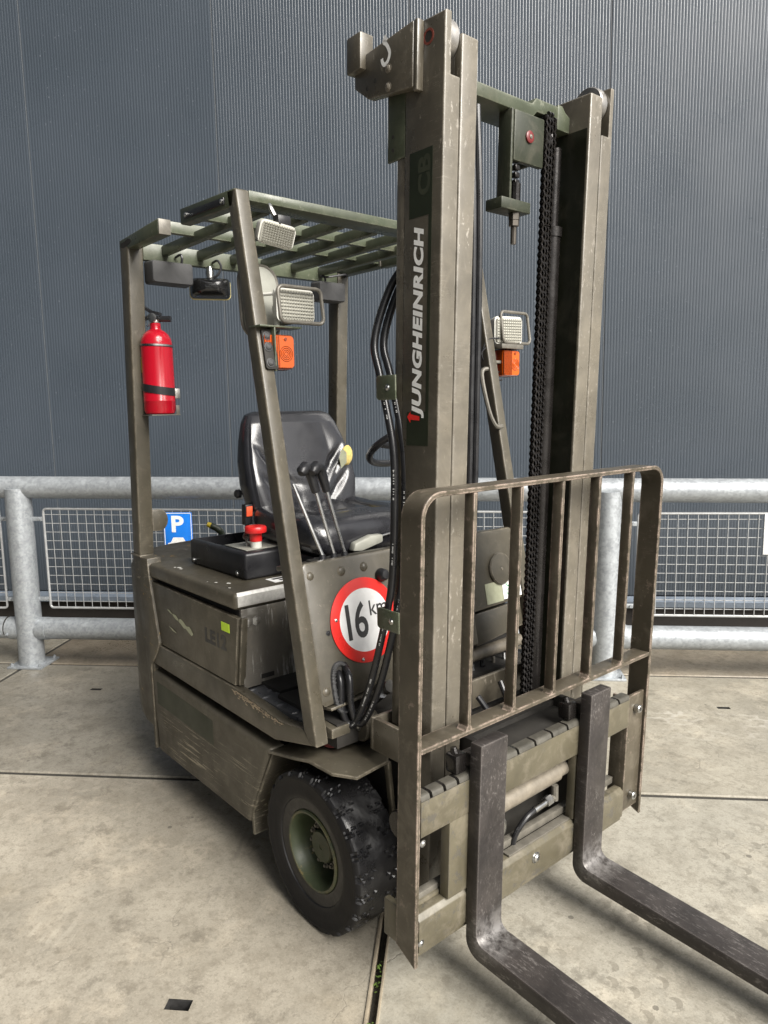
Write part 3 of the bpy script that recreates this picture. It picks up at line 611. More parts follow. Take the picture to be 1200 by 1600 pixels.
for s in (-1, 1):
    sy = lambda y: s * y
    lab = 'scraped right side skirt panel' if s < 0 else None
    # lower side skirt with rolled top edge
    poly = [(-1.288, 0.490), (-0.440, 0.466), (-0.450, 0.445), (-0.575, 0.205), (-0.578, 0.168), (-1.262, 0.168)]
    b = B(); b.prism(poly, 'y', sy(0.43), sy(0.493), 0.022, seg=4); sk_ = mk('side_skirt', b, 'olive_side', fl, label=lab)
    b = B(); b.prism([(-0.438, 0.452), (-0.432, 0.452), (-0.566, 0.205), (-0.562, 0.135), (-0.572, 0.135), (-0.576, 0.206)], 'y', sy(0.36), sy(0.486), 0); mk('arch_flange', b, 'olive_side', sk_, smooth=None)
    if s < 0:
        for x0, x1, z0, z1 in ((-1.245, -0.80, 0.365, 0.452),):
            mk('paint_patch', B().prism([(x0, z0), (x1, z0 - 0.012), (x1, z1 - 0.012), (x0, z1)], 'y', -0.4936, -0.4925), 'green_patch', sk_, smooth=None, label='dark green repainted band on the skirt')
    # sill
    poly = [(-1.235, 0.603), (-0.651, 0.600), (-0.372, 0.576), (-0.250, 0.592), (-0.206, 0.556), (-0.413, 0.506), (-1.270, 0.518)]
    b = B(); b.prism(poly, 'y', sy(0.455), sy(0.491), 0.006); o_sill = mk('sill', b, 'olive', fl)
    if s < 0:
        sc_b = B()
        for q in range(170):
            t = random.choice((random.gauss(.25, .12), random.gauss(.6, .18), random.random())); t = min(1, max(0, t)); x = -0.652 + 0.29 * t; zt_ = 0.5985 - 0.0245 * t
            r1, r2 = random.uniform(.002, .011), random.uniform(.0010, .0035); z = zt_ - abs(random.gauss(0, .007)) - r2
            sc_b.bm.faces.new([sc_b.bm.verts.new((x + r1 * math.cos(2 * PI * i / 7) * random.uniform(.45, 1), -0.4914 - 0.00001 * q, z - 0.085 * r1 * math.cos(2 * PI * i / 7) + r2 * math.sin(2 * PI * i / 7) * random.uniform(.4, 1))) for i in range(7)])
        mk('scraped_paint', sc_b, 'bare_primer', o_sill, smooth=None, kind='stuff', label='bare scraped paint along the step edge')
    # rear frame member sweeping down from the rear roof post
    poly = [(-1.398, 0.925), (-1.262, 0.925), (-1.255, 0.85), (-1.198, 0.612), (-1.225, 0.566), (-1.283, 0.505), (-1.283, 0.168), (-1.300, 0.168), (-1.304, 0.40), (-1.340, 0.570)]
    b = B(); b.prism(poly, 'y', sy(0.44), sy(0.4955), 0.005); mk('frame_member', b, 'olive_weight', fl)
    # battery door
    poly = [(-1.256, 0.838), (-0.612, 0.830), (-0.645, 0.604), (-1.194, 0.608)]
    b = B(); b.prism(poly, 'y', sy(0.468), sy(0.486), 0.003); dr = mk('battery_door', b, 'olive', fl, label='battery door with faint lettering and a lime sticker' if s < 0 else None)
    b = B(); b.prism([(-0.612, 0.829), (-0.598, 0.829), (-0.631, 0.605), (-0.645, 0.605)], 'y', sy(0.455), sy(0.478), 0.003); mk('door_edge', b, 'olive', dr)
    mk('hood_gap', B().box((-1.25, sy(0.30), 0.60), (-0.64, sy(0.462), 0.86)), 'dark', fl, smooth=None)
    if s < 0:
        mr = basis((1, 0, 0), (0, 0, 1), (0, -0.4865, 0))
        text('lettering', 'LE12', 'sign_black', dr, mr @ Matrix.Translation((-0.835, 0.706, 0.0003)), 0.148, 0.050, 0, 0.045)
        b = B(); b.box((-0.716, -0.4876, 0.772), (-0.664, -0.4866, 0.800)); mk('sticker', b, 'lime', dr, smooth=None)
        b = B()
        for j, (x, z, w_, h_) in enumerate(((-1.06, 0.742, 0.055, 0.020), (-1.00, 0.728, 0.075, 0.030), (-0.955, 0.716, 0.06, 0.034), (-1.10, 0.752, 0.05, 0.008), (-1.09, 0.69, 0.07, 0.008))):
            n0 = 9; b.bm.faces.new([b.bm.verts.new((x + (w_ / 2) * math.cos(2 * PI * i / n0) * random.uniform(.6, 1.1), -0.4868 - 0.0002 * j, z - 0.2 * (w_ / 2) * math.cos(2 * PI * i / n0) + (h_ / 2) * math.sin(2 * PI * i / n0) * random.uniform(.5, 1.1))) for i in range(n0)])
        mk('scraped_paint', b, 'pale_green', dr, smooth=None, kind='stuff')
# hood
b = B(); b.box((-1.272, -0.490, 0.852), (-0.618, 0.490, 0.907), 0.016, seg=4); hood = mk('hood', b, 'olive', fl)
b = B(); b.prism([(-0.6235, 0.9072), (-0.6165, 0.897), (-0.6165, 0.870), (-0.6175, 0.862), (-0.6255, 0.862), (-0.6255, 0.9072)], 'y', -0.478, -0.285, 0.0005); mk('worn_edge', b, 'bare', hood, label='bare metal front edge of the hood')
b = B()
for x, y, r in ((-1.12, -0.45, .006), (-1.105, -0.44, .009), (-1.08, -0.445, .008), (-0.80, -0.455, .006), (-0.76, -0.43, .009), (-0.70, -0.46, .005), (-0.83, -0.47, .003)):
    b.bm.faces.new([b.bm.verts.new((x + r * 1.4 * math.cos(k) * random.uniform(.6, 1), y + r * .8 * math.sin(k), 0.9075)) for k in (0, 1, 2, 3, 4, 5)])
mk('paint_chips', b, 'white_plastic', hood, smooth=None, kind='stuff')
b = B(); b.box((-0.722, -0.315, 0.9071), (-0.66, -0.20, 0.9078)); lb = mk('label_plate', b, 'white', hood, smooth=None)
b = B(); b.box((-0.712, -0.300, 0.9079), (-0.695, -0.215, 0.9083)); b.box((-0.687, -0.285, 0.9079), (-0.672, -0.24, 0.9083)); mk('print_block', b, 'sign_black', lb, smooth=None)
# control box on the hood
b = B(); x0, x1, y0, y1, z0, z1 = -1.150, -0.745, -0.375, -0.03, 0.907, 1.000
b.box((x0, y0, z0), (x1, y1, z1), 0.012, seg=3)
tray = mk('control_box', b, 'black', fl)
def cut(o, a_, b_):
    """open a box-shaped recess in a mesh (applied at once)"""
    t = B().box(a_, b_); me = bpy.data.meshes.new('cutter'); bmesh.ops.recalc_face_normals(t.bm, faces=t.bm.faces[:]); t.bm.to_mesh(me); t.bm.free()
    k = bpy.data.objects.new('cutter', me); C.objects.link(k); k.location = (0, 0, 0)
    m = o.modifiers.new('cut', 'BOOLEAN'); m.object = k; m.operation = 'DIFFERENCE'; m.solver = 'EXACT'
    bpy.context.view_layer.update(); dg = bpy.context.evaluated_depsgraph_get()
    new = bpy.data.meshes.new_from_object(o.evaluated_get(dg)); o.modifiers.clear(); old = o.data; o.data = new; bpy.data.meshes.remove(old)
    bpy.data.objects.remove(k); bpy.data.meshes.remove(me)
cut(tray, (x0 + 0.022, y0 + 0.022, 0.925), (-0.935, y1 - 0.022, 1.05))
for x in (-1.12, -0.80): put_bolt(tray, (x, y0 + 0.0005, 0.925), (0, -1, 0), 'chrome', 0.9, 'screw')
b = B(); b.box((-0.925, -0.350, 1.0005), (-0.775, -0.06, 1.003), 0.001); sp_ = mk('switch_plate', b, 'mirror_back', tray)
kp = Vector((-0.805, -0.295, 1.003))
b = B(); b.lathe([(0.019, 0), (0.019, 0.022)], kp, 'z', 20); stub = mk('button_collar', b, 'white_plastic', tray)
b = B(); b.lathe([(0.021, 0.022), (0.021, 0.046), (0.0235, 0.05), (0.036, 0.052), (0.0375, 0.056), (0.0375, 0.068), (0.034, 0.073), (0.005, 0.075)], kp, 'z', 28); mk('stop_button', b, 'red_plastic', tray, label='red mushroom emergency stop button')
b = B(); kx = Vector((-0.86, -0.300, 1.003)); b.cyl(kx, kx + Vector((0, 0, 0.008)), 0.010, 14); b.box(kx + Vector((-0.001, -0.004, 0.008)), kx + Vector((0.001, 0.004, 0.02)))
b.cyl(kx + Vector((-0.0015, 0, 0.032)), kx + Vector((0.0015, 0, 0.032)), 0.0135, 18); mk('ignition_key', b, 'chrome', tray)
# footwell
mk('seat_box_plate', B().box((-0.640, -0.462, 0.592), (-0.628, 0.462, 0.850), 0.001), 'battery', fl, label='scuffed bare metal plate at the front of the battery box')
for y in (-0.437, -0.409): put_bolt(fl, (-0.628, y, 0.806), (1, 0, 0), 'battery', 1.5)
mk('plate_slot', B().box((-0.6279, -0.400, 0.610), (-0.6268, -0.352, 0.625)), 'dark', fl, smooth=None)
b = B(); b.box((-0.628, -0.456, 0.57), (-0.255, 0.456, 0.588))
for i in range(9):
    for j in range(23):
        x, y = -0.61 + i * 0.040 + (0.0), -0.44 + j * 0.039 + (0.0)
        ln, wd2 = (0.017, 0.0045); a_ = 0 if (i + j) % 2 else PI / 2
        ca, sa = math.cos(a_), math.sin(a_)
        top = [Vector((x + ca * p - sa * q, y + sa * p + ca * q, 0.5915)) for p, q in ((ln * .7, 0), (0, wd2 * .5), (-ln * .7, 0), (0, -wd2 * .5))]
        bot = [Vector((x + ca * p - sa * q, y + sa * p + ca * q, 0.588)) for p, q in ((ln, 0), (0, wd2), (-ln, 0), (0, -wd2))]
        T_ = [b.bm.verts.new(p) for p in top]; B_ = [b.bm.verts.new(p) for p in bot]; b.bm.faces.new(T_)
        for k in range(4): b.bm.faces.new((B_[k], B_[(k + 1) % 4], T_[(k + 1) % 4], T_[k]))
mk('tread_plate', b, 'tread', fl, smooth=20, label='black diamond tread floor plate')

# ---------------------------------------------------------------- cowl (sloping front panel)
def cowl_plate(name, poly, off0, off1, mat, parent=None, bev=0.004, label=None):
    b = B(); mwb = basis((0, 1, 0), PU, on_cowl(0, 0, 0)); k = PU.z
    b.prism([(y, z / k) for y, z in poly], 'z', off0, off1, bev, xf=lambda q: mwb @ q)
    return mk(name, b, mat, parent or fl, label=label)
cowl = cowl_plate('cowl_panel', [(-0.452, 0.665), (-0.440, 0.648), (-0.10, 0.668), (0.20, 0.685), (0.20, 0.788), (0.455, 0.795), (0.455, 1.030), (0.44, 1.046), (-0.44, 1.046), (-0.455, 1.030)], -0.040, -0.008, 'olive', bev=0.010)
cowl_plate('lower_cowl', [(0.202, 0.675), (0.455, 0.70), (0.455, 0.786), (0.202, 0.780)], -0.05, -0.022, 'olive', bev=0.004)
cowl_plate('top_ledge', [(-0.44, 1.030), (0.44, 1.030), (0.44, 1.044), (-0.44, 1.044)], -0.16, -0.041, 'olive', bev=0.003)
cowl_plate('bottom_flange', [(-0.43, 0.640), (-0.10, 0.660), (-0.10, 0.667), (-0.43, 0.647)], -0.04, 0.006, 'olive', cowl, bev=0.001)
mk('cowl_interior', B().prism([(-0.33, 0.64), (-0.30, 0.64), (-0.375, 1.02), (-0.405, 1.02)], 'y', -0.44, 0.44), 'dark', fl, smooth=None)
sgn = cowl_plate('speed_sign', [(-0.262 + 0.1235 * math.cos(2 * PI * k / 64), 0.857 + 0.1235 * PU.z * math.sin(2 * PI * k / 64)) for k in range(64)], -0.006, -0.003, 'sign_red', bev=0.0008, label='round red bordered speed limit sign reading 16 km')
b = B(); mb2 = cowl_basis(-0.262, 0.857, -0.0027); b.bm.faces.new([b.bm.verts.new(mb2 @ Vector((0.092 * math.cos(2 * PI * k / 64), 0.092 * math.sin(2 * PI * k / 64), 0))) for k in range(64)])
mk('sign_disc', b, 'sign_white', sgn, smooth=None)
text('numerals', '16', 'sign_black', sgn, mb2 @ Matrix.Translation((-0.068, -0.050, 0.0006)), 0.076, 0.106, 0, 0.016, space=0.86)
text('unit_lettering', 'km', 'sign_black', sgn, mb2 @ Matrix.Translation((0.020, 0.008, 0.0006)), 0.066, 0.044, 0, 0.008)
for y, z in ((-0.365, 0.875), (-0.29, 0.748)): put_bolt(sgn, on_cowl(y, z, -0.0028), PN, 'chrome', 0.5, 'screw')
put_bolt(cowl, on_cowl(-0.395, 0.845, -0.008), PN, 'black', 0.7, 'screw')
for y, z, r in ((-0.427, 1.008, 0.012), (-0.319, 1.006, 0.014), (-0.236, 1.006, 0.014), (-0.428, 0.691, 0.013)): dome(cowl, on_cowl(y, z, -0.008), PN, r)
b = B(); b.lathe([(0.020, 0), (0.021, 0.006), (0.017, 0.022), (0.012, 0.027), (0.002, 0.028)], (0, 0, 0), 'z', 20); q_ = PN.to_track_quat('Z', 'Y').to_matrix()
for v in b.bm.verts: v.co = q_ @ v.co + on_cowl(-0.178, 0.973, -0.008)
mk('knob', b, 'black', cowl)
# large plug and type labels on the far half
b = B(); b.lathe([(0.056, 0), (0.056, 0.006), (0.052, 0.010), (0.030, 0.012), (0.005, 0.012)], (0, 0, 0), 'z', 36)
for v in b.bm.verts: v.co = q_ @ v.co + on_cowl(0.352, 0.911, -0.008)
mk('cover_cap', b, 'olive', cowl)
put_bolt(cowl, on_cowl(0.352, 0.911, 0.004), PN, 'olive', 0.5, 'screw')
b = B(); plate(b, [(0, 0), (0.085, 0), (0.085, 0.07), (0, 0.07)], cowl_basis(0.265, 0.802, -0.0079), 0.0009); mk('type_plate', b, 'pale_green', cowl, smooth=None)
wl_ = basis((0, 1, 0), PU, on_cowl(0.352, 0.806, -0.0079)); b = B(); plate(b, [(0, 0), (0.095, 0), (0.095, 0.095), (0, 0.095)], wl_, 0.0009); lbl = mk('instruction_label', b, 'white', cowl, smooth=None)
b = B()
for cx, cy, r0 in ((0.035, 0.055, 0.016), (0.03, 0.022, 0.012)):
    R1 = [b.bm.verts.new(wl_ @ Vector((cx + r0 * math.cos(k * .35), cy + r0 * math.sin(k * .35), 0.0013))) for k in range(18)]
    R2 = [b.bm.verts.new(wl_ @ Vector((cx + r0 * .75 * math.cos(k * .35), cy + r0 * .75 * math.sin(k * .35), 0.0013))) for k in range(18)]
    for k in range(14): b.bm.faces.new((R1[k], R1[k + 1], R2[k + 1], R2[k]))
mk('printed_arrow', b, simple('green_print', (0.03, 0.30, 0.10), 0.5), lbl, smooth=None)
b = B(); plate(b, [(0.062, 0.06), (0.095, 0.06), (0.095, 0.094), (0.062, 0.094)], wl_, 0.0013); mk('printed_corner', b, simple('mint_print', (0.16, 0.52, 0.40), 0.5), lbl, smooth=None)
# oblong hose opening with ribbed rubber edging
mo = cowl_basis(-0.376, 0.690, -0.0075); oval = lambda w_, h_, n0=32: [((w_ / 2) * math.copysign(abs(math.cos(t)) ** 0.8, math.cos(t)), (h_ / 2) * math.copysign(abs(math.sin(t)) ** 0.65, math.sin(t))) for t in (2 * PI * k / n0 for k in range(n0))]
b = B(); plate(b, oval(0.046, 0.125), mo, 0.0005); mk('hose_opening', b, 'dark', cowl, smooth=None)
b = B(); pts = [mo @ Vector((x, y, 0.001)) for x, y in oval(0.054, 0.135, 40)]; b.tube(pts, 0.0075, 8, closed=True)
for k in range(0, 40, 1):
    p = pts[k]; b.tube([p + PN * 0.004 - PU * 0.0016, p + PN * 0.004 + PU * 0.0016], 0.0078, 6)
mk('rubber_edging', b, 'grey_plastic', cowl)

# ---------------------------------------------------------------- overhead guard
for s in (-1, 1):
    zb = 0.556
    poly = [(xa(zb), zb), (xa(ZG), ZG), (xa(ZG) - 0.050, ZG + 0.004), (xa(0.59) - 0.052, 0.59), (xa(0.565) - 0.030, 0.560)]
    b = B(); b.prism(poly, 'y', s * 0.450, s * 0.4925, 0.005, seg=3)
    pil = mk('front_pillar', b, 'olive', fl, label='sloping front roof pillar')
    b = B(); b.prism([(-1.331, 0.926), (-1.3955, 0.926), (-1.333, 2.060), (-1.2625, 2.050)], 'y', s * 0.436, s * 0.493, 0.006, seg=3); rp = mk('rear_post', b, 'olive', fl)
    put_bolt(rp, (-1.303, s * 0.448 - 0.0, 1.50) if s < 0 else (-1.302, 0.448, 1.50), (1, 0, 0.05), 'chrome', 0.9)
    b = B(); b.box((-1.408, s * 0.436 - 0.006 * (s < 0), 0.922), (-1.318, s * 0.498, 0.929), 0.002); mk('weld_seam', b, 'olive', rp)
    b = B(); b.prism([(-1.336, 2.040), (-1.336, 2.076), (-1.005, 2.0895), (-1.005, 2.0395)], 'y', s * 0.449, s * 0.4925, 0.003); sb = mk('side_rail', b, 'green', fl)
    mk('end_cap', B().box((-1.0045, s * 0.450, 2.0405), (-1.000, s * 0.4915, 2.0885), 0.001), 'tubular', sb)
    b = B(); b.prism([(-0.842, 2.037), (-0.842, 2.084), (-0.505, 2.070), (-0.520, 2.023)], 'y', s * 0.457, s * 0.4925, 0.004); fr = mk('side_rail', b, 'green', fl)
    if s < 0:
        b = B(); b.prism([(-0.805, 2.047), (-0.805, 2.066), (-0.560, 2.056), (-0.560, 2.037)], 'y', -0.4975, -0.4922, 0.0015); st = mk('rubber_strip', b, 'black', fr)
        for x, z in ((-0.796, 2.0565), (-0.572, 2.047)): put_bolt(st, (x, -0.4975, z), (0, -1, 0), 'chrome', 0.7)
        b = B(); b.prism([(-1.325, 2.052), (-1.322, 2.064), (-1.285, 2.066), (-1.26, 2.071), (-1.235, 2.066), (-1.23, 2.056), (-1.25, 2.050), (-1.30, 2.045)], 'y', -0.4932, -0.4926); mk('torn_slot', b, 'dark', sb, smooth=None)
        b = B(); b.prism([(-0.4, 1.01), (-0.46, 1.01)] , 'y', 0, 0) if False else None
        tab = [(-0.4365, 1.015)] + [(-0.408 + 0.034 * math.sin(t), 1.055 + 0.042 * math.cos(t)) for t in (PI - k * PI / 10 for k in range(11))] + [(-0.4365, 1.095)]
        b = B(); b.prism(tab, 'x', -1.335, -1.327, 0.001); mk('bracket_tab', b, 'olive', rp)
mk('side_rail', B().box((-1.0045, 0.457, 2.035), (-0.8425, 0.491, 2.082), 0.003), 'green', fl)
mk('front_header', B().prism([(-0.5007, 2.070), (-0.500, 2.042), (-0.530, 2.036), (-0.572, 2.036), (-0.572, 2.070)], 'y', -0.4495, 0.4495, 0.003), 'green', fl)
mk('middle_beam', B().box((-1.030, -0.448, 2.050), (-1.006, 0.448, 2.087), 0.003), 'green', fl)
mk('middle_beam', B().box((-0.800, -0.455, 2.046), (-0.776, 0.455, 2.082), 0.003), 'green', fl)
mk('rear_beam', B().box((-1.300, -0.435, 2.008), (-1.268, 0.435, 2.068), 0.004), 'green', fl, label='deep rear roof beam the rear lamps hang from')
src = None
for y in (-0.352, -0.212, -0.073, 0.065, 0.207, 0.345):
    if src is None:
        b = B(); b.prism([(-1.2675, 2.030), (-1.2675, 2.064), (-0.573, 2.068), (-0.573, 2.034)], 'y', y - 0.013, y + 0.013, 0.003); src = mk('roof_bar', b, 'green', fl, loc=(-0.92, y, 2.05))
    else: inst(src, fl, (-0.92, y, 2.05))

# ---------------------------------------------------------------- lamps on the guard
def ribbed_lamp(name, cx, cy, cz, w_, h_, d_, housing, parent, label=None, xdir=(1, 0, 0), up=(0, 0, 1), front='lens'):
    """rectangular work lamp: housing box, convex lens front with a raised prism grid"""
    zx = Vector(xdir).normalized(); yy = Vector(up).normalized(); xx = yy.cross(zx); mw = basis(xx, yy, (cx, cy, cz))
    b = B(); R0 = rrect(w_ * .72, h_ * .72, .012); R1 = rrect(w_, h_, .016)
    b.loft([[mw @ Vector((x, y, -d_)) for x, y in R0], [mw @ Vector((x, y, -d_ * .75)) for x, y in rrect(w_ * .88, h_ * .88, .014)], [mw @ Vector((x, y, -d_ * .2)) for x, y in R1], [mw @ Vector((x, y, 0)) for x, y in R1]])
    o = mk(name, b, housing, parent, loc=(cx, cy, cz), label=label)
    if front:
        b = B(); nx, ny = 13, 9; W_, H_ = w_ * .92, h_ * .90
        plate(b, rrect(W_, H_, .012), mw @ Matrix.Translation((0, 0, 0.0)), 0.006, 0.002)
        ln = mk('lens', b, front, o)
        b = B()
        for k in range(nx):
            x = -W_ / 2 + W_ * (k + .5) / nx; b.prism([(x - W_ / nx * .36, .006), (x, .0095), (x + W_ / nx * .36, .006)], 'y', -H_ * .46, H_ * .46, xf=lambda q: mw @ Vector((q.x, q.y, q.z)))
        mk('lens_ribs', b, front, o, smooth=None)
        b = B()
        for k in range(1, ny):
            y = -H_ / 2 + H_ * k / ny; b.box((-W_ * .47, y - .0011, .0055), (W_ * .47, y + .0011, .0096), xf=lambda q: mw @ q)
        mk('lens_grooves', b, 'lens_dark', o, smooth=None)
    return o, mw
def loop_guard(y0, y1, z0, z1, x, parent):
    r = 0.016; pts = []
    for cy, cz, a0 in ((y1 - r, z1 - r, 0), (y0 + r, z1 - r, 90), (y0 + r, z0 + r, 180), (y1 - r, z0 + r, 270)):
        for k in range(5):
            an = math.radians(a0 + 22.5 * k); pts.append((x - (cz - z0) * 0.15, cy + r * math.cos(an), cz + r * math.sin(an)))
    b = B(); b.tube(pts, 0.0055, 10, closed=True); b.tube([(x, (y0 + y1) / 2 - .03, z0), (x - 0.09, (y0 + y1) / 2 - .03, z0)], 0.005, 8)
    return mk('lamp_guard_loop', b, 'tubular', parent)
def indicator(y0, y1, z0, z1, x, parent):
    mw = basis((0, 1, 0), (0, 0, 1), (x, (y0 + y1) / 2, (z0 + z1) / 2)); w_, h_ = y1 - y0, z1 - z0
    b = B(); plate(b, rrect(w_ * 1.02, h_ * 1.02, .006), mw @ Matrix.Translation((0, 0, -0.022)), 0.022, 0.002); o = mk('indicator_lamp', b, 'black', parent, loc=(x, (y0 + y1) / 2, (z0 + z1) / 2))
    b = B(); b.loft([[mw @ Vector((px, py, 0.0005)) for px, py in rrect(w_, h_, .008)], [mw @ Vector((px, py, 0.030)) for px, py in rrect(w_ * .98, h_ * .98, .010)], [mw @ Vector((px, py, 0.040)) for px, py in rrect(w_ * .88, h_ * .90, .010)]]); ln = mk('amber_lens', b, 'amber', o)
    b = B()
    for k in range(9):
        y = -w_ * .46 + w_ * .44 * k / 8; b.box((y - .0010, -h_ * .44, .0395), (y + .0010, h_ * .44, .0418), xf=lambda q: mw @ q)
    mk('lens_ridges', b, 'amber_dark', o, smooth=None)
    b = B(); b.bm.faces.new([b.bm.verts.new(mw @ Vector((-w_ / 2 - .0004, py, pz))) for py, pz in ((-h_ * .46, .003), (h_ * .46, .003), (h_ * .46, .034), (-h_ * .46, .034))]); mk('lens_side', b, 'amber_dark', o, smooth=None)
    b = B()
    for r in (.006, .011, .016, .021): b.tube([mw @ Vector((w_ * .2 + r * math.cos(t), -h_ * .06 + r * math.sin(t), .0405)) for t in (k * PI / 8 for k in range(16))], .0009, 4, closed=True)
    b.cyl(mw @ Vector((w_ * .18, h_ * .36, .040)), mw @ Vector((w_ * .18, h_ * .36, .043)), .0045, 10); mk('lens_rings', b, 'amber_dark', o)
    return o
# right side cluster (nearer the camera)
lp, _ = ribbed_lamp('work_lamp', -0.425, -0.358, 1.757, 0.128, 0.092, 0.040, 'white_plastic', fl, 'rectangular pale work lamp behind a wire loop on the right pillar')
loop_guard(-0.432, -0.287, 1.706, 1.803, -0.388, fl)
b = B(); b.box((-0.47, -0.4505, 1.572), (-0.395, -0.446, 1.690), 0.001); b.box((-0.452, -0.4955, 1.690), (-0.395, -0.36, 1.695), 0.001)
br = mk('lamp_bracket', b, 'green', fl)
b = B(); plate(b, rrect(0.040, 0.112, 0.008), basis((0, 1, 0), PU, on_cowl(-0.460, 1.630, 0.0005)), 0.008, 0.001); bk = mk('lamp_backplate', b, 'dark', fl)
for z in (1.665, 1.635, 1.592): put_bolt(bk, on_cowl(-0.466, z, 0.009), PN, 'grey_plastic', 1.2)
indicator(-0.480, -0.374, 1.578, 1.674, -0.448, fl)
# left side cluster
lp, _ = ribbed_lamp('work_lamp', -0.425, 0.570, 1.740, 0.122, 0.098, 0.070, 'white_plastic', fl, 'pale square work lamp on the left pillar seen past the mast', xdir=(1, -0.25, 0))
loop_guard(0.532, 0.684, 1.695, 1.806, -0.415, fl)
b = B(); b.box((-0.50, 0.4945, 1.62), (-0.42, 0.545, 1.630), 0.001); b.box((-0.455, 0.50, 1.672), (-0.395, 0.62, 1.688), 0.001); mk('lamp_bracket', b, 'tubular', fl)
indicator(0.523, 0.618, 1.574, 1.670, -0.448, fl)
for k, (dz, sw) in enumerate(((0, 0.04), (-0.03, 0.055))):
    mk('lamp_wire', B().tube([(-0.43, 0.53, 1.71 + dz), (-0.43, 0.50 - sw, 1.70 + dz), (-0.44, 0.485 - sw, 1.64 + dz), (-0.43, 0.50, 1.595 + dz), (-0.43, 0.54, 1.59 + dz)], 0.003, 6, 6), 'black', fl)
mk('grab_handle', B().tube([(-0.42, 0.455, 1.60), (-0.42, 0.42, 1.58), (-0.38, 0.41, 1.46), (-0.36, 0.425, 1.40), (-0.36, 0.46, 1.395)], 0.008, 8, 6), 'tubular', fl)
# lamp hanging under the header
hl, hm = ribbed_lamp('header_lamp', -0.455, -0.392, 1.950, 0.108, 0.064, 0.060, 'white_plastic', fl, 'small pale lamp hanging under the front roof header', xdir=(1, -0.18, -0.35), up=(0.33, 0.10, 1))
mk('lamp_strap', B().tube([(-0.500, -0.385, 2.04), (-0.490, -0.385, 2.025), (-0.480, -0.375, 1.998), (-0.475, -0.37, 1.985)], 0.007, 8, 5), 'chrome', hl)
mk('lamp_clip', B().prism([(-0.476, 2.008), (-0.446, 2.004), (-0.444, 1.976), (-0.476, 1.976)], 'y', -0.392, -0.350, 0.004), 'black', hl)
# rear lamps hanging from the rear beam
def hang(name, y0, y1, z0, z1, x, mat, label):
    b = B(); cy, cz, w_, h_ = (y0 + y1) / 2, (z0 + z1) / 2, y1 - y0, z1 - z0; mw = basis((0, 1, 0), (0, 0, 1), (x, cy, cz))
    b.loft([[mw @ Vector((p, q, -0.06)) for p, q in rrect(w_, h_, .010)], [mw @ Vector((p, q, -0.006)) for p, q in rrect(w_ * .97, h_ * .95, .010)], [mw @ Vector((p, q, 0)) for p, q in rrect(w_ * .92, h_ * .88, .010)]])
    return mk(name, b, mat, fl, loc=(x, cy, cz), label=label)
def cable(pts, r=0.0045, name='cable', mat='black'): return mk(name, B().tube(pts, r, 8, 6), mat, fl)
hang('rear_lamp', -0.427, -0.262, 1.925, 2.006, -1.225, 'grey_plastic', 'dark grey box lamp under the rear roof beam near the extinguisher')
hang('rear_lamp', 0.305, 0.447, 1.922, 2.004, -1.225, 'grey_plastic', 'dark grey box lamp under the rear roof beam near the mast')
cable([(-1.262, -0.315, 2.028), (-1.235, -0.308, 2.034), (-1.228, -0.306, 2.02), (-1.235, -0.306, 2.00)])
cable([(-1.262, 0.335, 2.032), (-1.230, 0.345, 2.020), (-1.222, 0.40, 2.030), (-1.225, 0.45, 2.040), (-1.258, 0.468, 2.035)]); cable([(-1.262, 0.335, 2.036), (-1.235, 0.342, 2.02), (-1.235, 0.345, 2.0)])
cable([(-1.262, -0.165, 2.026), (-1.235, -0.158, 2.030), (-1.225, -0.150, 2.005), (-1.23, -0.165, 1.975), (-1.245, -0.182, 1.966)])
b = B(); mw = basis((0.45, 0.89, 0), (0, 0, 1), (-1.245, -0.188, 1.932))
b.loft([[mw @ Vector((p, q, z)) for p, q in rrect(w_, h_, r_)] for z, w_, h_, r_ in ((-0.055, .148, .072, .014), (-0.030, .150, .074, .016), (0.004, .128, .064, .020), (0.026, .085, .042, .016), (0.032, .04, .02, .008))])
rl = mk('reversing_lamp', b, 'black_gloss', fl, label='glossy black lamp with a yellowed rim under the rear roof beam')
b = B(); b.tube([mw @ Vector((p, q, -0.057)) for p, q in rrect(.147, .071, .014)], 0.0045, 8, closed=True); mk('lamp_rim', b, simple('yellowed_rim', (0.62, 0.54, 0.26), 0.45), rl)
mk('lamp_stem', B().tube([(-1.25, -0.185, 2.008), (-1.25, -0.185, 1.985), (-1.247, -0.186, 1.962)], [0.009, 0.016, 0.013], 10), 'chrome', rl)
# mirror behind the right pillar
mw = basis((0, 1, 0.04), (-0.1, 0, 1), (-0.520, -0.420, 1.772))
b = B(); plate(b, rrect(0.118, 0.200, 0.048, 7), mw, 0.010, 0.003); mi = mk('mirror', b, 'mirror_back', fl, label='pale back of the rear view mirror behind the right pillar')
b = B(); b.tube([mw @ Vector((p, q, 0.005)) for p, q in rrect(0.125, 0.207, 0.05, 7)], 0.0055, 8, closed=True); mk('mirror_rim', b, 'tubular', mi)
b = B(); b.tube([(-0.452, -0.405, 1.80), (-0.452, -0.405, 1.70)], 0.008, 10); b.tube([(-0.452, -0.405, 1.755), (-0.452, -0.405, 1.735)], 0.012, 10); b.tube([(-0.452, -0.405, 1.79), (-0.50, -0.43, 1.79)], 0.005, 8); mk('mirror_arm', b, 'white_plastic', mi)
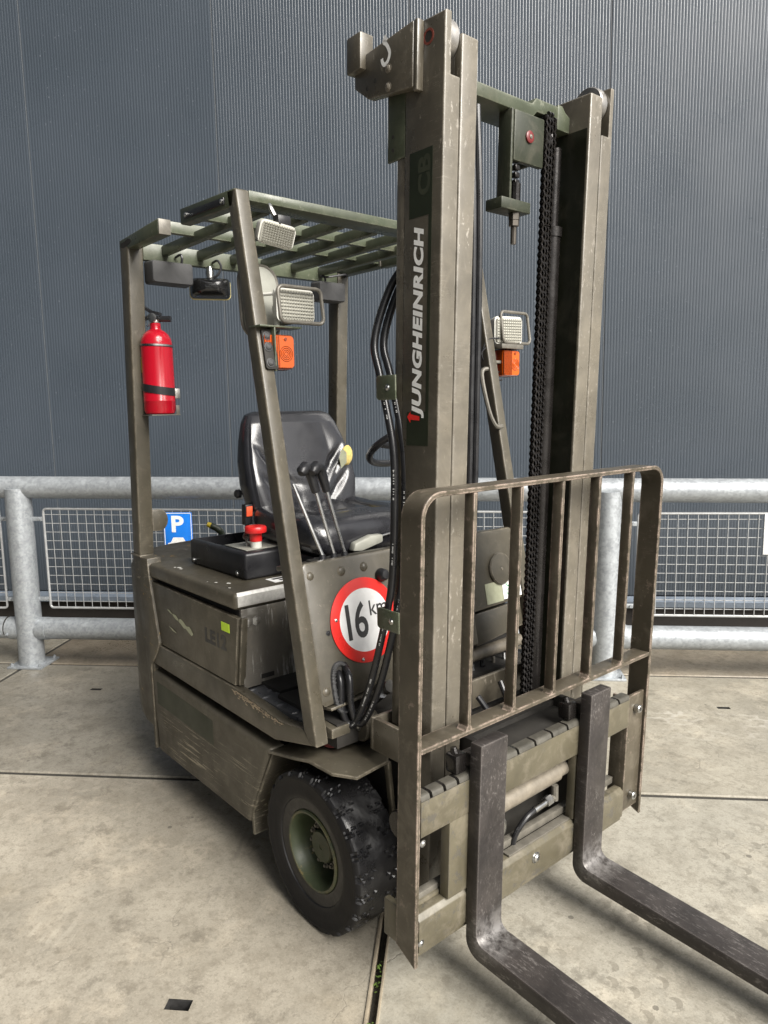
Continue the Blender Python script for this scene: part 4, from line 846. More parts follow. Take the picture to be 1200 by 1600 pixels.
# ---------------------------------------------------------------- front wheels and fenders
WX, WR = -0.247, 0.2285
def tyre_mesh(cy, sgn):
    """moulded tyre: zigzag cuts in a worn tread, notched shoulders, stepped sidewall; sgn points outwards"""
    b = B(); prof = []
    W2 = 0.076
    side = [(0.112, .050), (0.118, .062), (0.128, .0655), (0.150, .0665), (0.152, .070), (0.163, .0735), (0.185, .0755), (0.205, .0755), (0.207, .0765), (0.214, .0760), (0.2215, .0735), (0.2262, .069)]
    for r, y in side: prof.append((r, y))
    ny = 25
    for k in range(ny): 
        y = .064 - .128 * k / (ny - 1); prof.append((WR - 0.0016 * (y / .064) ** 2, y))
    for r, y in side[::-1]: prof.append((r, -y))
    NT = 432; NP = 24
    def fn(i, j):
        r, y = prof[j]; an = 2 * PI * i / NT; ph = (i / NT * NP) % 1.0
        if r > 0.2185:
            side_ = 1 if y > 0 else -1; ay = abs(y)
            # zigzag sipe over the outer half of each tread half, staggered
            z = 0.5 + 0.16 * (1 if (int((ay - .018) / .013) % 2 == 0) else -1) * (1 if ay < .062 else 0) + (0.0 if side_ > 0 else 0.0)
            p2 = (ph + (0.0 if side_ > 0 else 0.5)) % 1.0
            if ay > .020 and abs(p2 - z) < .055: r -= 0.0065
            if ay > .0665 and abs(p2 - .5) < .17: r -= 0.0062; y -= side_ * .003
            r += 0.0009 * math.sin(an * 7 + y * 60) + 0.0006 * math.sin(an * 17 - y * 90)
        return Vector((WX + r * math.cos(an), cy + sgn * y, WR + r * math.sin(an)))
    V = [[b.bm.verts.new(fn(i, j)) for j in range(len(prof))] for i in range(NT)]
    for i in range(NT):
        for j in range(len(prof) - 1): b.bm.faces.new((V[i][j], V[(i + 1) % NT][j], V[(i + 1) % NT][j + 1], V[i][j + 1]))
    return b
nut_src = None
for s in (-1, 1):
    cy = s * 0.4195
    o = thing('front_wheel', '', '', (WX, cy, WR)); del o['category']; o.parent = fl; o.location = Vector((WX, cy, WR)) - fl.location
    o['label'] = 'black tyre with green rim at the right front' if s < 0 else 'left front wheel'
    if s < 0: first = o; mk('tyre', tyre_mesh(cy, s), 'tyre', o, smooth=28)
    else:
        for ch in [c for c in first.children]:
            c = ch.copy(); C.objects.link(c); c.parent = o; c.rotation_euler = (0, 0, PI); 
            c.location = (-ch.location.x, -ch.location.y, ch.location.z)
        continue
    b = B(); oy = cy + s * 0.0
    b.lathe([(0.116, .050), (0.1165, .064), (0.113, .0675), (0.108, .067), (0.101, .056), (0.096, .030), (0.092, .000), (0.082, -.012), (0.074, -.014), (0.002, -.014)], (WX, oy, WR), 'y', 64, s, open_start=True)
    mk('rim', b, 'rim', o, loc=(WX, cy, WR))
    b = B(); b.lathe([(0.074, -.014), (0.072, .006), (0.068, .009), (0.050, .010), (0.047, .014), (0.0465, .030), (0.043, .034), (0.008, .034), (0.006, .032), (0.002, .032)], (WX, oy, WR), 'y', 48, s)
    mk('hub', b, 'rim', o, loc=(WX, cy, WR))
    for k in range(12):
        an = 2 * PI * k / 12 + .1; p = Vector((WX + .0585 * math.cos(an), oy + s * .0095, WR + .0585 * math.sin(an)))
        if nut_src is None:
            b = B(); b.tube([p, p + Vector((0, s * .012, 0))], 0.0098, 6); b.tube([p + Vector((0, s * .012, 0)), p + Vector((0, s * .019, 0))], 0.0048, 8); nut_src = mk('wheel_nut', b, 'tubular', o, loc=p)
        else: inst(nut_src, o, p)
for s in (-1, 1):
    b = B()
    top = [(-0.452, 0.491, 0.458), (-0.300, 0.492, 0.492), (-0.238, 0.492, 0.508), (-0.130, 0.492, 0.512), (-0.075, 0.450, 0.507), (-0.090, 0.330, 0.506), (-0.115, 0.305, 0.507), (-0.285, 0.300, 0.508), (-0.452, 0.300, 0.458)]
    Tt = [Vector((x, s * y, z)) for x, y, z in top]; t = bmesh.new()
    A = [t.verts.new(p) for p in Tt]; Bt = [t.verts.new(p - Vector((0, 0, .009))) for p in Tt]
    def face(idx): t.faces.new([A[i] for i in idx]); t.faces.new([Bt[i] for i in idx][::-1])
    face((0, 1, 7, 8)); face((1, 2, 7)); face((2, 3, 4, 5, 6, 7))
    for i in range(9): j = (i + 1) % 9; t.faces.new((A[i], Bt[i], Bt[j], A[j]))
    b._add(t, 0.0015, None, 1); mk('fender', b, 'olive', fl, smooth=20)
    mk('fender_stay', B().prism([(-0.108, 0.500), (-0.090, 0.500), (-0.070, 0.33), (-0.086, 0.33)], 'y', s * 0.318, s * 0.330, 0.001), 'olive', fl)
b = B(); b.cyl((-0.262, -0.392, 0.512), (-0.262, -0.392, 0.548), 0.024, 18, 0.003)
for k in range(5): b.cyl((-0.262, -0.392, 0.516 + k * .006), (-0.262, -0.392, 0.519 + k * .006), 0.0255, 18)
mk('reservoir_cap', b, simple('faded_red_cap', (0.22, 0.045, 0.04), 0.5), fl)
mk('reservoir_bracket', B().prism([(-0.275, 0.55), (-0.195, 0.566), (-0.195, 0.594), (-0.30, 0.60)], 'y', -0.44, -0.375, 0.004), 'olive', fl)

# ---------------------------------------------------------------- seat, levers, steering wheel
seat = bpy.data.objects.new('seat', None); C.objects.link(seat); seat.parent = fl; seat.location = Vector((-0.98, 0, 0.905)) - fl.location
seat['label'] = 'black vinyl seat with a torn yellow foam patch'
def sell(t, w_, h_, n0=3.2): return w_ * math.copysign(abs(math.cos(t)) ** (2 / n0), math.cos(t)), h_ * math.copysign(abs(math.sin(t)) ** (2 / n0), math.sin(t))
NR = 144; rings = []
keys = [(1.035, .170, .050, -.935), (1.05, .205, .062, -.94), (1.12, .232, .070, -.955), (1.20, .242, .068, -.975), (1.28, .238, .060, -.995), (1.36, .222, .052, -1.012), (1.42, .203, .046, -1.025), (1.45, .185, .036, -1.032), (1.462, .150, .020, -1.036)]
def interp(z):
    for (a_, b_) in zip(keys, keys[1:]):
        if a_[0] <= z <= b_[0]:
            t = (z - a_[0]) / (b_[0] - a_[0]); t2 = t
            return [a_[i] * (1 - t2) + b_[i] * t2 for i in range(4)]
    return list(keys[-1])
for k in range(121):
    z = 1.035 + (1.462 - 1.035) * k / 120; _, w_, d_, xc = interp(z); ring = []
    for i in range(NR):
        t = 2 * PI * i / NR; y, x = sell(t, w_, d_)
        if x > 0:
            ay = abs(y); f = max(0, math.sin(PI * min(1, max(0, (z - 1.05) / 0.40)))) 
            x += .030 * f * max(0, (ay / w_ - .55)) / .45 * (1 if ay < w_ * .93 else .6)          # side bolsters
            cz = 1.19 + max(0, (ay - .06)) * 1.05                                              # V shaped lumbar seams
            ss = lambda a_, b_, q: (lambda t_: t_ * t_ * (3 - 2 * t_))(min(1, max(0, (q - a_) / (b_ - a_))))
            x -= .015 * math.exp(-((z - cz) / .019) ** 2) * ss(.015, .07, ay) * (1 - ss(.15, .215, ay))
            cz2 = 1.10 + max(0, (ay - .06)) * 1.0
            x -= .012 * math.exp(-((z - cz2) / .017) ** 2) * ss(.03, .08, ay) * (1 - ss(.14, .21, ay))
            x -= .012 * math.exp(-((ay - .052) / .014) ** 2) * (1 - ss(1.12, 1.20, z))
            x -= .020 * math.exp(-((z - 1.075) / .02) ** 2)
        ring.append(Vector((xc + x, y, z)))
    rings.append(ring)
b = B(); b.loft(rings); mk('backrest', b, 'vinyl', seat, smooth=60)
rings = []
ck = [(-0.965, .205, .040, 1.060), (-0.955, .222, .060, 1.060), (-0.90, .236, .070, 1.058), (-0.80, .242, .066, 1.052), (-0.70, .244, .068, 1.050), (-0.62, .240, .072, 1.048), (-0.575, .228, .066, 1.042), (-0.55, .205, .048, 1.036), (-0.543, .17, .025, 1.034)]
def ci(x):
    for a_, b_ in zip(ck, ck[1:]):
        if a_[0] <= x <= b_[0]:
            t = (x - a_[0]) / (b_[0] - a_[0]); return [a_[i] * (1 - t) + b_[i] * t for i in range(4)]
    return list(ck[-1])
for k in range(49):
    x = -0.965 + (0.965 - 0.543) * k / 48; _, w_, d_, zc = ci(x); ring = []
    for i in range(NR):
        t = 2 * PI * i / NR; y, z = sell(t, w_, d_, 3.0)
        if z > 0:
            ay = abs(y) / w_; z += .030 * max(0, ay - .62) / .38 * (1 if x < -.62 else max(0, 1 - (x + .62) / .08)) - .016 * math.exp(-((abs(y) - .135) / .014) ** 2) * (1 if -.93 < x < -.64 else 0)
            z -= .014 * math.exp(-((x + .665) / .012) ** 2) * (1 if abs(y) < .14 else 0)
        ring.append(Vector((x, y, zc + z)))
    rings.append(ring)
b = B(); b.loft(rings); mk('cushion', b, 'vinyl', seat, smooth=60)
b = B(); b.box((-0.94, -0.20, 0.907), (-0.60, 0.20, 0.985), 0.01); mk('seat_base', b, 'black', seat)
b = B()
for y in (-0.16, -0.05, 0.06, 0.17): b.box((-0.62, y - .012, 0.955), (-0.46, y + .012, 0.972), 0.002)
b.box((-0.48, -0.20, 0.950), (-0.465, 0.22, 0.985), 0.002); b.cyl((-0.60, -0.20, 0.965), (-0.60, 0.22, 0.965), 0.008); mk('slide_rails', b, 'dark', seat)
b = B(); b.prism([(-0.10, 1.000), (-0.09, 1.026), (-0.02, 1.044), (0.03, 1.042), (0.03, 1.015), (-0.06, 0.996)], 'x', -0.545, -0.515, 0.006); mk('adjust_handle', b, 'mirror_back', seat)
mk('handle_rod', B().cyl((-0.53, 0.03, 1.034), (-0.53, 0.09, 1.040), 0.004, 8), 'chrome', seat)
b = B(); rs = []
for k in range(9):
    t = PI * k / 8; rr = math.sin(t); rs.append([Vector((-0.905 + .012 * math.cos(t), 0.182 + rr * .030 * math.cos(a_) * random.uniform(.85, 1.12), 1.288 + rr * .040 * math.sin(a_) * random.uniform(.85, 1.12))) for a_ in (2 * PI * i / 14 for i in range(14))])
b.loft(rs); mk('torn_foam', b, 'foam', seat, smooth=60)
b = B(); b.bm.faces.new([b.bm.verts.new(p) for p in ((-0.886, 0.146, 1.318), (-0.878, 0.161, 1.30), (-0.873, 0.156, 1.262), (-0.885, 0.139, 1.240), (-0.893, 0.136, 1.28))]); mk('vinyl_flap', b, 'pale_green', seat, smooth=None)
b = B(); b.prism([(-0.960, 1.060), (-0.930, 1.060), (-0.925, 1.135), (-0.955, 1.135)], 'y', -0.262, -0.231, 0.005); b.tube([(-0.945, -0.247, 1.06), (-0.945, -0.247, 0.98), (-0.94, -0.24, 0.91)], 0.007, 8); bu = mk('belt_buckle', b, 'black', seat)
mk('buckle_button', B().prism([(-0.9275, 1.092), (-0.9235, 1.092), (-0.9205, 1.128), (-0.9245, 1.128)], 'y', -0.259, -0.235, 0.001), 'orange_red', bu)
mk('recliner_knob', B().cyl((-1.02, -0.246, 1.165), (-1.02, -0.225, 1.165), 0.016, 20, 0.004), 'black', seat)
def lever(base, top, knob):
    o = mk('control_lever', B().tube([base, top], 0.0055, 8), 'chrome', fl, loc=base)
    if knob:
        k0 = Vector(top); d = (k0 - Vector(base)).normalized()
        b = B(); b.tube([k0 - d * .060, k0 - d * .055, k0 - d * .02, k0 + d * .010 + Vector((0.004, -0.004, 0)), k0 + d * .020 + Vector((0.014, -0.022, -.002)), k0 + d * .014 + Vector((0.020, -0.038, -.006)), k0 + d * .010 + Vector((0.024, -0.046, -.008))], [.0105, .0125, .0145, .017, .0175, .0165, .009], 14); mk('lever_knob', b, 'black', o)
    mk('lever_boot', B().tube([Vector(base) - Vector((0, 0, .02)), Vector(base) + Vector((0, 0, .004))], [.014, .008], 10), 'black', o)
lever((-0.345, -0.347, 1.046), (-0.405, -0.40, 1.255), False)
lever((-0.340, -0.310, 1.046), (-0.375, -0.360, 1.286), True)
lever((-0.335, -0.275, 1.046), (-0.370, -0.325, 1.286), True)
b = B(); b.box((-0.385, -0.38, 1.00), (-0.325, -0.24, 1.034), 0.004); mk('lever_console', b, 'dark', fl)
swc = Vector((-0.535, 0.195, 1.345)); swn = Vector((-0.55, 0, 1)).normalized(); sx_ = Vector((0, 1, 0)); sy_ = swn.cross(sx_)
b = B(); b.tube([swc + sx_ * .165 * math.cos(t) + sy_ * .165 * math.sin(t) for t in (2 * PI * k / 40 for k in range(40))], .0125, 12, closed=True)
b.tube([swc - sx_ * .16, swc - swn * .03, swc + sx_ * .16], .010, 8); b.tube([swc - swn * .03, swc - swn * .35], .022, 12); mk('steering_wheel', b, 'black', fl)
mk('cable_end', B().tube([(-1.52, -0.045, 0.86), (-1.52, -0.045, 0.93), (-1.53, -0.06, 0.955), (-1.545, -0.085, 0.972)], [0.016, 0.0155, 0.014, 0.011], 12, 4), simple('dark_green_hose', (0.03, 0.04, 0.02), 0.4), fl)
mk('cable_tip', B().tube([(-1.545, -0.085, 0.972), (-1.552, -0.098, 0.979)], [0.0125, 0.010], 12), 'yellow', fl)

# ---------------------------------------------------------------- mast
XM = 0.0579                       # local front plane of the mast
def mast_obj(name, b, mat, **k): return mk(name, b, mat, fl, **k)
def mbox(b, a_, b_, bev=0.0): return b.box(a_, b_, bev, xf=mt)
def worn_lit_front(o):
    o.data.materials.append(M['mast_worn_lit'])
    for p in o.data.polygons:
        if p.normal.x > 0.6: p.material_index = 1
for s in (-1, 1):
    Y = lambda y: s * y
    # outer rail: C channel, its web raised into an ear at the top
    b = B(); prof_c = [(XM - 0.127, 0.3290), (XM, 0.3290), (XM, 0.2782), (XM - 0.026, 0.2782), (XM - 0.026, 0.3105), (XM - 0.103, 0.3105), (XM - 0.103, 0.2782), (XM - 0.127, 0.2782)]
    vert = lambda p, q: abs(p.z - q.z) > 0.5
    b.prism([(x, Y(y)) for x, y in prof_c], 'z', 0.09, 2.192, 0.0045, xf=mt, seg=3, ef=vert)
    ear = [(XM, 2.192), (XM, 2.318), (XM - 0.083, 2.322), (XM - 0.125, 2.205), (XM - 0.125, 2.192)]
    b.prism(ear, 'y', Y(0.3105), Y(0.3290), 0.0045, xf=mt, seg=3, ef=lambda p, q: max(p.z, q.z) > 2.195 and (abs(p.y) > .32 or abs(q.y) > .32) and abs(p.y - q.y) < .001)
    out = mast_obj('outer_rail', b, 'olive_mast', label='outer mast rail with white lettering' if s < 0 else 'outer mast rail on the far side')
    worn_lit_front(out)
    mk('rear_strip', B().box((XM - 0.158, Y(0.300), 0.62), (XM - 0.1275, Y(0.3255), 2.06), 0.003, xf=mt), 'olive_mast', out)
    # inner rail, open outwards
    b = B(); prof_i = [(XM - 0.120, 0.2212), (XM, 0.2212), (XM, 0.2758), (XM - 0.026, 0.2758), (XM - 0.026, 0.2420), (XM - 0.096, 0.2420), (XM - 0.096, 0.2758), (XM - 0.120, 0.2758)]
    b.prism([(x, Y(y)) for x, y in prof_i], 'z', 0.14, 2.287, 0.0045, xf=mt, seg=3)
    inn = mast_obj('inner_rail', b, 'olive_mast')
    worn_lit_front(inn)
    if s > 0:
        b = B(); b.box((XM - 0.112, 0.2203, 0.18), (XM - 0.007, 0.2210, 2.20), xf=mt); mk('greased_shaded_face', b, 'greased_shaded_face', inn, smooth=None, label='greased inner face of the far mast rail with its shade put into the colour')
    # top roller and its axle hole
    rc = mt((XM - 0.052, 0, 2.281)); rc.y = 0
    b = B(); b.lathe([(0.020, 0), (0.045, .001), (0.0475, .004), (0.0475, .028), (0.045, .031), (0.020, .032)], (rc.x, Y(0.3085), rc.z), 'y', 36, -s); ro = mk('mast_roller', b, 'roller', fl, loc=(rc.x, Y(0.29), rc.z))
    b = B(); b.lathe([(0.017, 0), (0.017, .0012), (0.012, .0012), (0.012, 0)], (rc.x, Y(0.3290), rc.z), 'y', 20, s); mk('axle_ring', b, simple('red_primer', (0.17, 0.035, 0.022), 0.6), ro)
    b = B(); b.cyl((rc.x, Y(0.3285), rc.z), (rc.x, Y(0.3293), rc.z), 0.012, 16); mk('axle_bore', b, 'dark', ro)
# lifting block with hook mark on the right rail
b = B(); b.prism([(-0.230, 2.303), (-0.020, 2.318), (-0.020, 2.180), (-0.178, 2.202), (-0.230, 2.240)], 'y', -0.3525, -0.3292, 0.004, xf=mt)
blk = mast_obj('lifting_block', b, 'olive_mast', label='lifting lug plate with a white hook mark')
b = B(); b.box((-0.022, -0.3500, 2.172), (-0.008, -0.3285, 2.320), 0.004, xf=mt); mk('weld_bead', b, 'olive_mast', blk)
b = B(); b.box((-0.240, -0.370, 2.270), (-0.186, -0.3292, 2.352), 0.004, xf=mt); mk('stop_lug', b, 'olive_mast', blk)
hk = [(0.000, 0.040), (-0.006, 0.034), (-0.001, 0.028), (0.004, 0.020), (0.007, 0.010), (0.002, 0.000), (-0.006, -0.003), (-0.011, 0.003), (-0.012, 0.009)]
b = B(); hb = basis((1, 0, 0), (0, 0, 1), mt((-0.108, -0.3531, 2.262)) )
pts = catmull([Vector((x * 1.45, y * 1.35, 0)) for x, y in hk], 6); L_, R_ = [], []
for i, p in enumerate(pts):
    d = (pts[min(i + 1, len(pts) - 1)] - pts[max(i - 1, 0)]).normalized(); n0 = Vector((-d.y, d.x, 0)); w0 = 0.0046 if i > 10 else 0.0085 - 0.0004 * i
    L_.append(b.bm.verts.new(hb @ (p + n0 * w0))); R_.append(b.bm.verts.new(hb @ (p - n0 * w0)))
for i in range(len(pts) - 1): b.bm.faces.new((L_[i], R_[i], R_[i + 1], L_[i + 1]))
mk('hook_symbol', b, 'white', blk, smooth=None)
for x, z in ((-0.103, 2.246), (-0.103, 2.206)): put_bolt(blk, mt((x, -0.3525, z)), (0, -1, 0), 'olive_mast', 1.0)
for x, z in ((-0.180, 2.226), (-0.150, 2.234)): 
    b = B(); p = mt((x, -0.3527, z)); b.cyl(p, p + Vector((0, -0.0004, 0)), 0.0055, 12); mk('bolt_hole', b, 'dark', blk, smooth=None)
b = B(); b.box((-0.133, -0.3275, 2.050), (-0.0700, -0.3200, 2.215), 0.002, xf=mt); gb = mast_obj('side_bracket', b, 'green')
for z in (2.075, 2.105):
    b = B(); p = mt((-0.113, -0.3276, z)); b.cyl(p, p + Vector((0, -0.0005, 0)), 0.0045, 10); mk('bolt_hole', b, 'dark', gb, smooth=None)
# painted patches, ghost letters and the maker's lettering
for z0, z1 in ((1.373, 1.455), (1.905, 2.050)):
    b = B(); b.box((-0.050, -0.3298, z0), (0.026, -0.3292, z1), xf=mt); mk('paint_patch', b, 'green_patch', out if False else blk.parent, smooth=None, label='dark green rectangle painted on the mast rail')
b = B(); b.box((0.016, -0.3297, 1.455), (0.026, -0.3292, 1.905), xf=mt); mk('paint_patch', b, 'green_patch', fl, smooth=None)
up_x = Vector((T, 0, 1)).normalized()
mw = basis(up_x, (-1, 0, 0), mt((0.0105, -0.33005, 1.440)))
text('lettering', 'JUNGHEINRICH', 'white', fl, mw, 0.445, 0.0430, 0.22, 0.05, label='white slanted lettering JUNGHEINRICH reading up the mast', space=1.08)
b = B(); arrow = [(-0.012, 0.046), (0.003, 0.058), (0.016, 0.046), (0.0095, 0.046), (0.004, 0.014), (-0.006, 0.014), (-0.004, 0.046)]
b.bm.faces.new([b.bm.verts.new(mw @ Vector((x, y, 0.0006))) for x, y in arrow]); mk('red_arrow', b, 'sign_red', fl, smooth=None)
text('ghost_lettering', 'CB', 'green_ghost', fl, basis(up_x, (-1, 0, 0), mt((0.020, -0.3301, 1.95))), 0.088, 0.042, 0, 0.04)
# crosshead, pulley housing, chain, lift cylinder, anchor
b = B(); b.prism([(-0.2205, 2.238), (0.055, 2.238), (0.070, 2.255), (0.165, 2.255), (0.165, 2.222), (0.075, 2.222), (0.060, 2.206), (-0.2205, 2.206)], 'x', -0.110, -0.004, 0.003, xf=mt); mast_obj('crosshead', b, 'green', label='green cross beam joining the inner mast rails')
b = B(); b.prism([(0.165, 2.262), (0.185, 2.262), (0.200, 2.248), (0.2205, 2.240), (0.2205, 2.20), (0.165, 2.20)], 'x', -0.090, -0.006, 0.003, xf=mt); mast_obj('crosshead_plate', b, 'green')
b = B(); b.box((-0.012, -0.022, 2.085), (0.004, 0.098, 2.206), 0.004, xf=mt); b.box((-0.09, 0.088, 2.10), (-0.012, 0.098, 2.206), 0.002, xf=mt); pb = mast_obj('pulley_housing', b, 'dark_green')
p = mt((0.004, 0.036, 2.150)); b = B(); b.lathe([(0.015, 0), (0.015, .004), (0.011, .006), (0.003, .006)], (p.x, p.y, p.z), 'x', 22); pc = mk('axle_cap', b, simple('dull_red_cap', (0.13, 0.016, 0.016), 0.4), pb, label='red capped pulley axle'); put_bolt(pc, p + Vector((.006, 0, 0)), (1, 0, 0), 'tubular', 0.5)
p = mt((-0.045, 0, 2.165)); b = B(); b.lathe([(0.035, 0), (0.052, .001), (0.050, .006), (0.050, .024), (0.052, .029), (0.035, .03)], (p.x, 0.102, p.z), 'y', 32); mast_obj('chain_pulley', b, 'grease', loc=(p.x, 0.117, p.z))
b = B(); b.box((-0.040, -0.034, 1.9905), (0.004, -0.026, 2.206), 0.002, xf=mt); ab = mast_obj('chain_anchor', b, 'dark_green')
mk('anchor_block', B().box((-0.045, -0.070, 1.962), (0.010, 0.046, 1.990), 0.003, xf=mt), 'dark_green', ab)
p0 = mt((-0.010, -0.004, 0)); z_ = lambda z: mt((-0.010, 0.004, z))
b = B(); b.cyl(z_(1.885), z_(2.03), 0.0075, 10); b.cyl(z_(1.945), z_(1.962), 0.015, 6); b.cyl(z_(1.930), z_(1.944), 0.014, 6); mk('anchor_rod', b, 'dark_steel', ab)
b = B(); b.cyl(z_(1.990), z_(2.035), 0.014, 10)
for k in range(4): b.box(Vector(z_(2.03 + k * .018)) - Vector((.008, .009, 0)), Vector(z_(2.03 + k * .018)) + Vector((.008, .009, .014)), 0.003)
mk('anchor_chain', b, 'grease', ab)
b = B(); b.tube([mt((-0.030, 0.190, 0.16)), mt((-0.030, 0.190, 1.95))], 0.026, 24); b.tube([mt((-0.030, 0.190, 1.95)), mt((-0.030, 0.190, 2.16))], 0.018, 20); b.tube([mt((-0.030, 0.190, 1.93)), mt((-0.030, 0.190, 1.955))], 0.030, 24); mast_obj('lift_cylinder', b, 'grease', label='black greasy lift cylinder behind the chain')
ch = bpy.data.objects.new('lift_chain', None); C.objects.link(ch); ch.parent = fl; c0 = mt((0.0, 0.125, 2.20)); ch.location = c0 - fl.location
ch['label'] = 'black greased lift chain'
b = B(); pt = 0.0192
for dy in (-0.0185, -0.0065, 0.0055, 0.0175):
    zz = 0.0 if abs(dy) > .010 else pt * .5
    pl = [(0.0078 * math.cos(t), pt * .5 + 0.0078 * math.sin(t)) for t in (PI * k / 6 for k in range(7))] + [(-0.0040, 0.0)] + [(0.0078 * math.cos(t), -pt * .5 + 0.0078 * math.sin(t)) for t in (PI + PI * k / 6 for k in range(7))] + [(0.0040, 0.0)]
    if abs(dy) > .010: b.prism(pl, 'y', dy - .0034, dy + .0034, 0)
    else: b.prism([(x * .92, z + pt * .5) for x, z in pl], 'y', dy - .0030, dy + .0030, 0)
for z in (-pt * .5, pt * .5): b.cyl((0, -.0245, z), (0, .0245, z), 0.0046, 10)
lsrc = None; N_L = 87
for k in range(N_L):
    p = mt((0.0, 0.125, 2.205 - k * pt)); p.x += 0.0
    if lsrc is None:
        for v in b.bm.verts: v.co += p
        lsrc = mk('chain_link', b, 'grease', ch, loc=p, smooth=30); lsrc.rotation_euler = (0, math.atan(T), 0)
    else: inst(lsrc, ch, p)
# mast cross members near the bottom, tilt gear
b = B(); b.prism([(-0.372, 0.548), (0.372, 0.548), (0.372, 0.640), (-0.372, 0.640)], 'x', -0.134, -0.122, 0.002, xf=mt); b.box((-0.122, -0.372, 0.548), (0.035, -0.358, 0.640), 0.002, xf=mt); b.box((-0.122, 0.358, 0.548), (0.035, 0.372, 0.640), 0.002, xf=mt); mast_obj('mast_cross_member', b, 'olive_mast')
b = B(); b.box((-0.10, -0.22, 0.12), (-0.07, 0.22, 0.26), 0.003, xf=mt); mast_obj('mast_foot_tie', b, 'dark')
b = B(); b.tube([(-0.30, -0.28, 0.55), (-0.17, -0.28, 0.665)], 0.016, 14); mast_obj('tilt_rod', b, 'chrome'); b = B(); b.tube([(-0.34, -0.255, 0.58), (-0.16, -0.255, 0.68)], 0.019, 14); mast_obj('tilt_cylinder', b, 'tubular')
p = Vector((-0.20, -0.345, 0.575)); b = B(); b.cyl(p, p + Vector((0, 0.05, 0)), 0.045, 24, 0.004); tp = mast_obj('tilt_pivot', b, 'olive'); put_bolt(tp, p, (0, -1, 0), 'chrome', 1.3)
b = B(); b.tube([(-0.26, 0.10, 0.635), (-0.26, 0.44, 0.640)], 0.022, 16); mast_obj('steering_tube', b, 'dirty_tan')
for k in range(5):
    y = 0.17 + k * 0.055; b = B(); b.tube([(-0.24, y, 0.62), (-0.23, y + random.uniform(-.02, .02), 0.55), (-0.25, y + random.uniform(-.04, .04), 0.46)], random.choice((.006, .009)), 8, 4); mast_obj('valve_hose', b, random.choice(('chrome', 'rubber_hose', 'tubular')))
b = B(); b.box((-0.50, -0.42, 0.53), (-0.20, 0.42, 0.60)); mast_obj('floor_pan', b, 'dark')
for pts in (((-0.06, -0.10, 0.60), (0.0, -0.08, 0.52), (0.03, -0.02, 0.50), (0.02, 0.06, 0.55), (-0.04, 0.08, 0.64)), ((-0.04, -0.02, 0.62), (0.03, 0.02, 0.52), (0.06, 0.08, 0.47), (0.03, 0.12, 0.40)), ((-0.05, -0.14, 0.58), (0.02, -0.14, 0.49), (0.06, -0.10, 0.42), (0.05, -0.04, 0.33))):
    b = B(); b.tube(pts, 0.009, 10, 8); mast_obj('hydraulic_hose', b, 'rubber_hose')
# twin hoses inside the mast
for k, dy in enumerate((-0.200, -0.178)):
    b = B(); b.tube([mt((0.02, dy - .004, 2.17)), mt((0.035, dy, 1.9)), mt((0.04, dy + .003, 1.4)), mt((0.036, dy + .010, 1.0)), mt((0.032, dy + .014, 0.70)), mt((0.02, dy + .04, 0.50))], 0.0088, 10, 8); mast_obj('hydraulic_hose', b, 'rubber_hose')
# side hoses with clamps, printed marks
hp = [(0.010, -0.250, 1.90), (-0.042, -0.270, 1.835), (-0.085, -0.300, 1.765), (-0.108, -0.335, 1.637), (-0.082, -0.340, 1.542), (-0.037, -0.340, 1.365), (-0.036, -0.340, 1.202), (-0.048, -0.340, 1.032), (-0.068, -0.345, 0.926), (-0.127, -0.352, 0.733), (-0.180, -0.362, 0.610), (-0.205, -0.376, 0.588), (-0.218, -0.388, 0.640), (-0.228, -0.384, 0.715), (-0.27, -0.37, 0.74)]
hoses = []
for k in range(2):
    pts = [Vector(p) + Vector((0.021 * k * (1 if i > 3 else 0.8), 0.017 * k, 0.006 * k if i > 9 else 0)) for i, p in enumerate(hp)]
    o = mast_obj('hydraulic_hose', B().tube(pts, 0.0102, 12, 8), 'rubber_hose', label='thick black hose looping beside the mast' if k == 0 else None)
    cp = catmull(pts, 24); b = B(); i = 24 * 4 + 6
    view = Vector((0.55, -0.83, 0))
    while i < 24 * 11:
        run = random.randint(6, 18)
        for j in range(run):
            if i >= len(cp) - 3: break
            p = cp[i]; d = (cp[i + 1] - p); seglen = d.length; d.normalize(); sd2 = d.cross(view).normalized(); nn = sd2.cross(d).normalized()
            if nn.dot(view) < 0: nn = -nn
            for q in range(2):
                if random.random() < .62:
                    c0_ = p + d * seglen * (q / 2) + nn * 0.01035; hh = random.uniform(.0011, .0021); ln = seglen * .16
                    b.bm.faces.new([b.bm.verts.new(c0_ + sd2 * sx2 * hh + d * dx2 * ln) for sx2, dx2 in ((-1, -1), (1, -1), (1, 1), (-1, 1))])
            i += 1
        i += random.randint(10, 34)
    mk('hose_print', b, 'hose_print', o, smooth=None, kind='stuff')
for z, dz, xr in ((1.515, 0.030, -0.062), (0.925, 0.028, -0.075)):
    b = B(); x0_ = xr; b.prism([(x0_, z - dz * .8), (x0_ + .008, z - dz), (0.01, z - dz), (0.01, z + dz), (x0_ + .008, z + dz), (x0_, z + dz * .8)], 'y', -0.3715, -0.3675, 0.001); cl = mast_obj('hose_clamp', b, 'green')
    mk('clamp_edge', B().box((x0_ - .004, -0.3675, z - dz * .8), (x0_ + .002, -0.33, z + dz * .8), 0.001), 'green', cl)
    put_bolt(cl, (-0.018, -0.3715, z), (0, -1, 0), 'chrome', 0.8)

